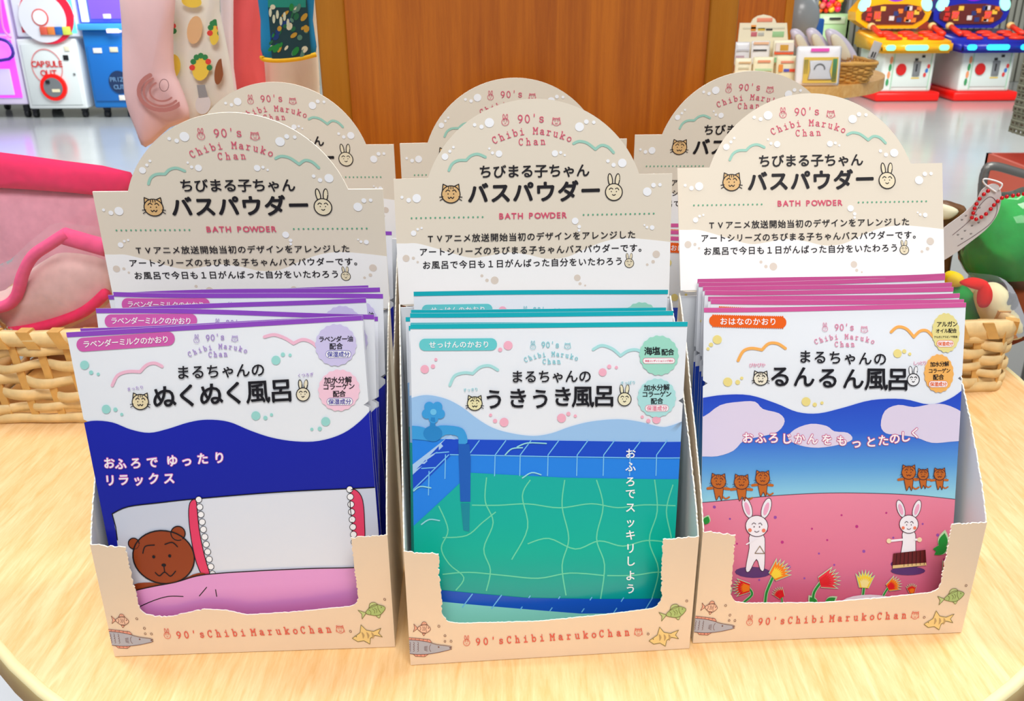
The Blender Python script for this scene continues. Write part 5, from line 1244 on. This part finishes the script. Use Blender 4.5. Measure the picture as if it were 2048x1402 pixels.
def packet(px, Y, m, label, bits, name='packet', cat='packet', th=.006, tilt=-.12, floor=0.0008):
    x0, x1, z0, z1 = RX(*px, Y); w, h = x1-x0, z1-z0; z0 = max(z0, floor)
    e = empty(name, ((x0+x1)/2, Y, z0), label=label, cat=cat)
    R_x = Matrix.Rotation(tilt, 4, 'X')
    t = MB(); t.puffy(rrect(0, h/2, w, h, min(w, h)*.06, 3), 0, th, m); t.build('pouch' if name == 'packet' else 'body', e, R_x)
    for nm, (u0, v0, u1, v1), c_ in bits:
        t = MB(); t.box((u0-.5)*w, (u1-.5)*w, -th-.0022, -th-.0004, v0*h, v1*h, M('pk_%d_%d_%d' % c_, c_, .45)); t.build(nm, e, R_x)
    return e
Yc = 2.62
hb = empty('card_board', (at(1527, 80, Yc+.06).x, Yc+.06, .0008), label='cream arched header board standing behind the small packets on the second table', cat='board')
xs = O([(1480, 46), (1502, 46), (1506, 38), (1515, 32), (1528, 29), (1541, 32), (1550, 38), (1553, 46), (1574, 46), (1576, 82), (1576, 170), (1476, 170), (1476, 82)], Yc+.06)
T = Matrix.Translation((-hb.location.x, -hb.location.y, -.0008))
xs = [(x, max(z, .001)) for x, z in xs]
t = MB(); t.prism(xs, Yc+.06, Yc+.064, m_cream); t.build('board', hb, T)
for r, c_ in (((1514, 36, 1545, 44), (240, 150, 120)), ((1486, 54, 1570, 58), (226, 222, 196)), ((1502, 50, 1512, 62), (236, 150, 60)), ((1516, 56, 1530, 61), (226, 190, 60)), ((1532, 57, 1545, 61), (60, 60, 60)), ((1502, 64, 1514, 73), (206, 110, 120)), ((1516, 65, 1528, 72), (190, 190, 180)), ((1545, 63, 1568, 74), (160, 206, 150))):
    fbox(hb, 'printed_mark', r, Yc+.059, .0006, M('pm_%d' % (c_[0]*7+c_[2]), c_, .5), .0001, T)
TX = lambda *b: [('printed_patch', r, c_) for r, c_ in b]
packet((1470, 84, 1500, 130), Yc+.03, M('silver_white', (226, 226, 228), .3), 'silver-white packet, leftmost in the back row on the second table', TX(((.1, .6, .9, .68), (200, 200, 204)), ((.05, .3, .6, .4), (190, 160, 170))))
packet((1502, 82, 1540, 130), Yc+.03, M('white_pack', (240, 238, 234), .4), 'white packet with small dark writing, middle of the back row on the second table', TX(((.1, .85, .9, .95), (240, 190, 150)), ((.1, .58, .8, .64), (60, 60, 60)), ((.5, .12, .75, .3), (200, 140, 80))))
packet((1546, 80, 1588, 130), Yc+.03, m_cream, 'cream packet with an orange picture, right of the back row on the second table', TX(((.1, .5, .95, .88), (238, 226, 214)), ((.3, .56, .7, .8), (240, 180, 60)), ((.05, .42, .95, .54), (240, 90, 40)), ((.05, .1, .9, .3), (140, 196, 140))))
packet((1468, 134, 1502, 188), Yc-.03, m_cream, 'cream packet with faint writing, leftmost in the front row on the second table', TX(((.2, .8, .9, .86), (226, 190, 140)), ((.2, .6, .8, .66), (220, 214, 180))))
packet((1504, 132, 1546, 188), Yc-.03, M('cream_card2', (246, 238, 200), .5), 'cream packet with orange writing, middle of the front row on the second table', TX(((.2, .8, .8, .88), (240, 160, 120)), ((.1, .5, .9, .58), (190, 220, 170))))
packet((1550, 132, 1592, 190), Yc-.03, M('cream_card3', (240, 234, 196), .5), 'cream packet with blue and red marks, right of the front row on the second table', TX(((.2, .75, .8, .82), (240, 150, 120)), ((.35, .45, .6, .55), (90, 90, 190)), ((.62, .45, .95, .55), (240, 80, 50)), ((.1, .45, .3, .7), (240, 150, 60))))
white_pk = packet((1592, 94, 1682, 174), Yc-.06, M('white_gloss', (244, 244, 246), .2), 'square white packet with a leafy yellow border on the edge of the second table',
       [('pink_label', (.3, .86, .7, .94), (244, 90, 190)), ('yellow_border', (.16, .08, .92, .72), (232, 196, 84)), ('green_leaves', (.8, .1, .9, .68), (90, 160, 110)), ('green_leaves', (.17, .3, .26, .66), (130, 180, 140))], th=.008)
e = white_pk
if e:
    x0, x1, z0, z1 = RX(1592, 94, 1682, 174, Yc-.06); w, h = x1-x0, z1-z0; R_x = Matrix.Rotation(-.12, 4, 'X')
    t = MB(); t.puffy([((.26-.5)*w, .16*h), ((.8-.5)*w, .16*h), ((.74-.5)*w, .38*h), ((.78-.5)*w, .64*h), ((.28-.5)*w, .64*h), ((.3-.5)*w, .4*h)], -.0125, .003, M('silver_pouch', (214, 216, 220), .3)); t.build('inner_pouch', e, R_x)
    t = MB(); t.tube([((.5-.5)*w+.014*cos(k*pi/9), -.0165, .42*h+.014*sin(k*pi/9)) for k in range(10)], .0016, m_grey, 6); t.build('ring_mark', e, R_x)
bb = basket('wicker_basket', at(1672, 150, 2.62).x, at(1738, 150, 2.62).x, 2.62, 2.85, .0008, at(1700, 124, 2.62).z, 'golden wicker basket on the second table holding wrapped lilac pouches', 9, False, M('wicker', (226, 172, 84), .5, noise=.2, nscale=60), M('wicker_dark', (196, 140, 60), .5), pitch=.016, flare=.022, wid=.009)
m_lilac = M('lilac_wrap', (206, 200, 216), .25); m_crm = M('cream_pouch', (226, 220, 196), .4)
for k, (p, lab) in enumerate(((((1580, 62), (1600, 60), (1625, 92), (1640, 126), (1615, 130), (1592, 96)), 'leftmost of the three wrapped lilac pouches leaning above the wicker basket'),
                     (((1612, 62), (1632, 58), (1660, 92), (1676, 128), (1650, 132), (1626, 100)), 'middle of the three wrapped lilac pouches leaning above the wicker basket'),
                     (((1650, 62), (1672, 60), (1700, 86), (1718, 124), (1690, 130), (1662, 100)), 'rightmost of the three wrapped lilac pouches leaning above the wicker basket'))):
    Yp = 2.86-.02*k; xs = O(cr(p, 4, True), Yp); cx = sum(q[0] for q in xs)/len(xs)
    e = empty('pouch', (cx, Yp, .02), label=lab, cat='pouch', group='wrapped pouches in the wicker basket'); T = Matrix.Translation((-cx, -Yp, -.02))
    t = MB(); t.puffy([(x, z) for x, z in xs]+[], Yp, .014, m_lilac); t.build('wrap', e, T)
    t = MB(); t.puffy([(cx+(x-cx)*.62-.006, sum(q[1] for q in xs)/len(xs)+(z-sum(q[1] for q in xs)/len(xs))*.72) for x, z in xs], Yp-.012, .006, m_crm); t.build('cream_inner', e, T)
    zb = min(q[1] for q in xs)
    t = MB(); t.puffy([(cx-.0, .02), (cx+.05, .02), (cx+.055, zb+.02), (cx+.01, zb+.02)], Yp, .012, m_lilac); t.build('wrap_tail', e, T)
e = packet((1736, 82, 1754, 118), 2.60, M('grey_card', (190, 188, 184), .5), 'small grey card standing at the rim of the wicker basket', [('dark_marks', (.3, .1, .45, .4), (50, 50, 50)), ('dark_marks', (.6, .1, .72, .42), (50, 50, 50))], 'price_card', 'card', .0012, -.05)
e.rotation_euler.y = .3
# plain grey rounded toy with its blue post
c = at(1583, 32, 3.2); e = empty('toy_figure', (c.x+.03, 3.2, .0008), label='plain grey rounded toy standing behind the wrapped pouches', cat='toy')
mgt = M('grey_toy', (150, 160, 164), .25)
t = MB(); t.ball((0, 0, c.z-.01), .062, .05, .075, mgt, 24, 16, lambda d: 1+.06*d.z); t.build('head', e)
t = MB(); t.ball((0, .0, (c.z-.05)/2+.004), .05, .045, (c.z-.05)/2, mgt, 20, 12); t.build('body', e)
t = MB(); t.tube([(.0+.022*cos(k), -.0, c.z+.062+.010*sin(k)) for k in [i*2*pi/12 for i in range(12)]], .007, M('yellow_ring', (246, 206, 30), .3), 8, True); t.build('yellow_ring', e)
t = MB(); t.bbox(.06, .09, .02, .05, 0, c.z-.01, M('blue_post', (20, 100, 190), .4), .006); t.build('blue_post', e)

# trolley with a salmon crate and stacked grey baskets at the right edge
m_sal = M('salmon_plastic', (240, 120, 100), .45); m_gst = M('grey_steel', (130, 130, 126), .35, metal=.6); m_bsk = M('grey_basket', (138, 142, 122), .5)
Yk = 1.75
def kx(px, py): return at(px, py, Yk)
c = kx(2060, 380); e = empty('shopping_trolley', (c.x, Yk, -.75), label='grey tube trolley frame at the right edge carrying a salmon crate', cat='trolley'); T = Matrix.Translation((-c.x, -Yk, .75))
P = [kx(x, y) for x, y in cr([(1962, 470), (1964, 400), (1968, 352), (1984, 332), (2048, 348), (2140, 372)], 5)]; P = [Vector((P[0].x, Yk, -.75))]+P+[Vector((P[-1].x, Yk, -.75))]
t = MB(); t.tube(P, .0085, m_gst, 10); t.build('frame', e, T)
z1, z0 = kx(2010, 378).z, kx(2010, 480).z; x0, x1 = kx(1992, 360).x+.17, kx(1992, 360).x+.55
t = MB(); t.box(x0, x1, Yk+.02, Yk+.03, z0, z1, m_sal); t.box(x0, x0+.01, Yk+.02, Yk+.38, z0, z1, m_sal); t.box(x1-.01, x1, Yk+.02, Yk+.38, z0, z1, m_sal); t.box(x0, x1, Yk+.37, Yk+.38, z0, z1, m_sal); t.box(x0, x1, Yk+.02, Yk+.38, z0, z0+.008, m_sal); t.bbox(x0-.012, x1+.01, Yk-.0, Yk+.03, z1-.004, z1+.014, m_sal, .004); t.build('crate', e, T)
for k in range(8):
    t = MB(); t.box(x0+.02+k*.008, x0+.0235+k*.008, Yk+.018, Yk+.0205, z1-.05, z1-.012, M('slot_dark', (170, 76, 60), .6)); t.build('slot', e, T)
NUM = ['second', 'third', 'fourth', 'fifth', 'sixth', 'seventh', 'eighth', 'ninth', 'tenth', 'eleventh', 'twelfth', 'thirteenth', 'fourteenth']
zb = kx(2012, 318).z+.002; X0 = at(2012, 316, Yk+.33).x-.022; sk = None
for k in range(15):
    z = zb+.0125+k*.0148
    if sk is None:
        t = MB(); rr_ = rrect(0, 0, .34, .26, .03, 4)
        t.tube([(x, y, 0) for x, y in rr_], .0034, m_bsk, 6, True)
        rz = resample(rr_, .019)
        for (x, y, nx, ny) in rz: t.box(x-.0025, x+.0025, y-.0025, y+.0025, -.0115, .001, m_bsk)
        t.tube([(x, y, -.0095) for x, y in rr_], .002, m_bsk, 5, True)
        root = empty('shopping_basket'); sk = t.build('basket_frame', root); root['d'] = 1; first = root; del root['d']
    else:
        root = bpy.data.objects.new('shopping_basket', None); col.objects.link(root)
        o = bpy.data.objects.new('basket_frame', sk.data); col.objects.link(o); o.parent = root
    root.location = (X0+.17+.0012*(k % 3), Yk+.19, z); tag(root, 'grey lattice basket, %s of the stack at the right edge' % ('lowest' if k == 0 else 'topmost' if k == 14 else NUM[k-1]+' up from the bottom'), 'basket', 'nested grey shopping baskets')
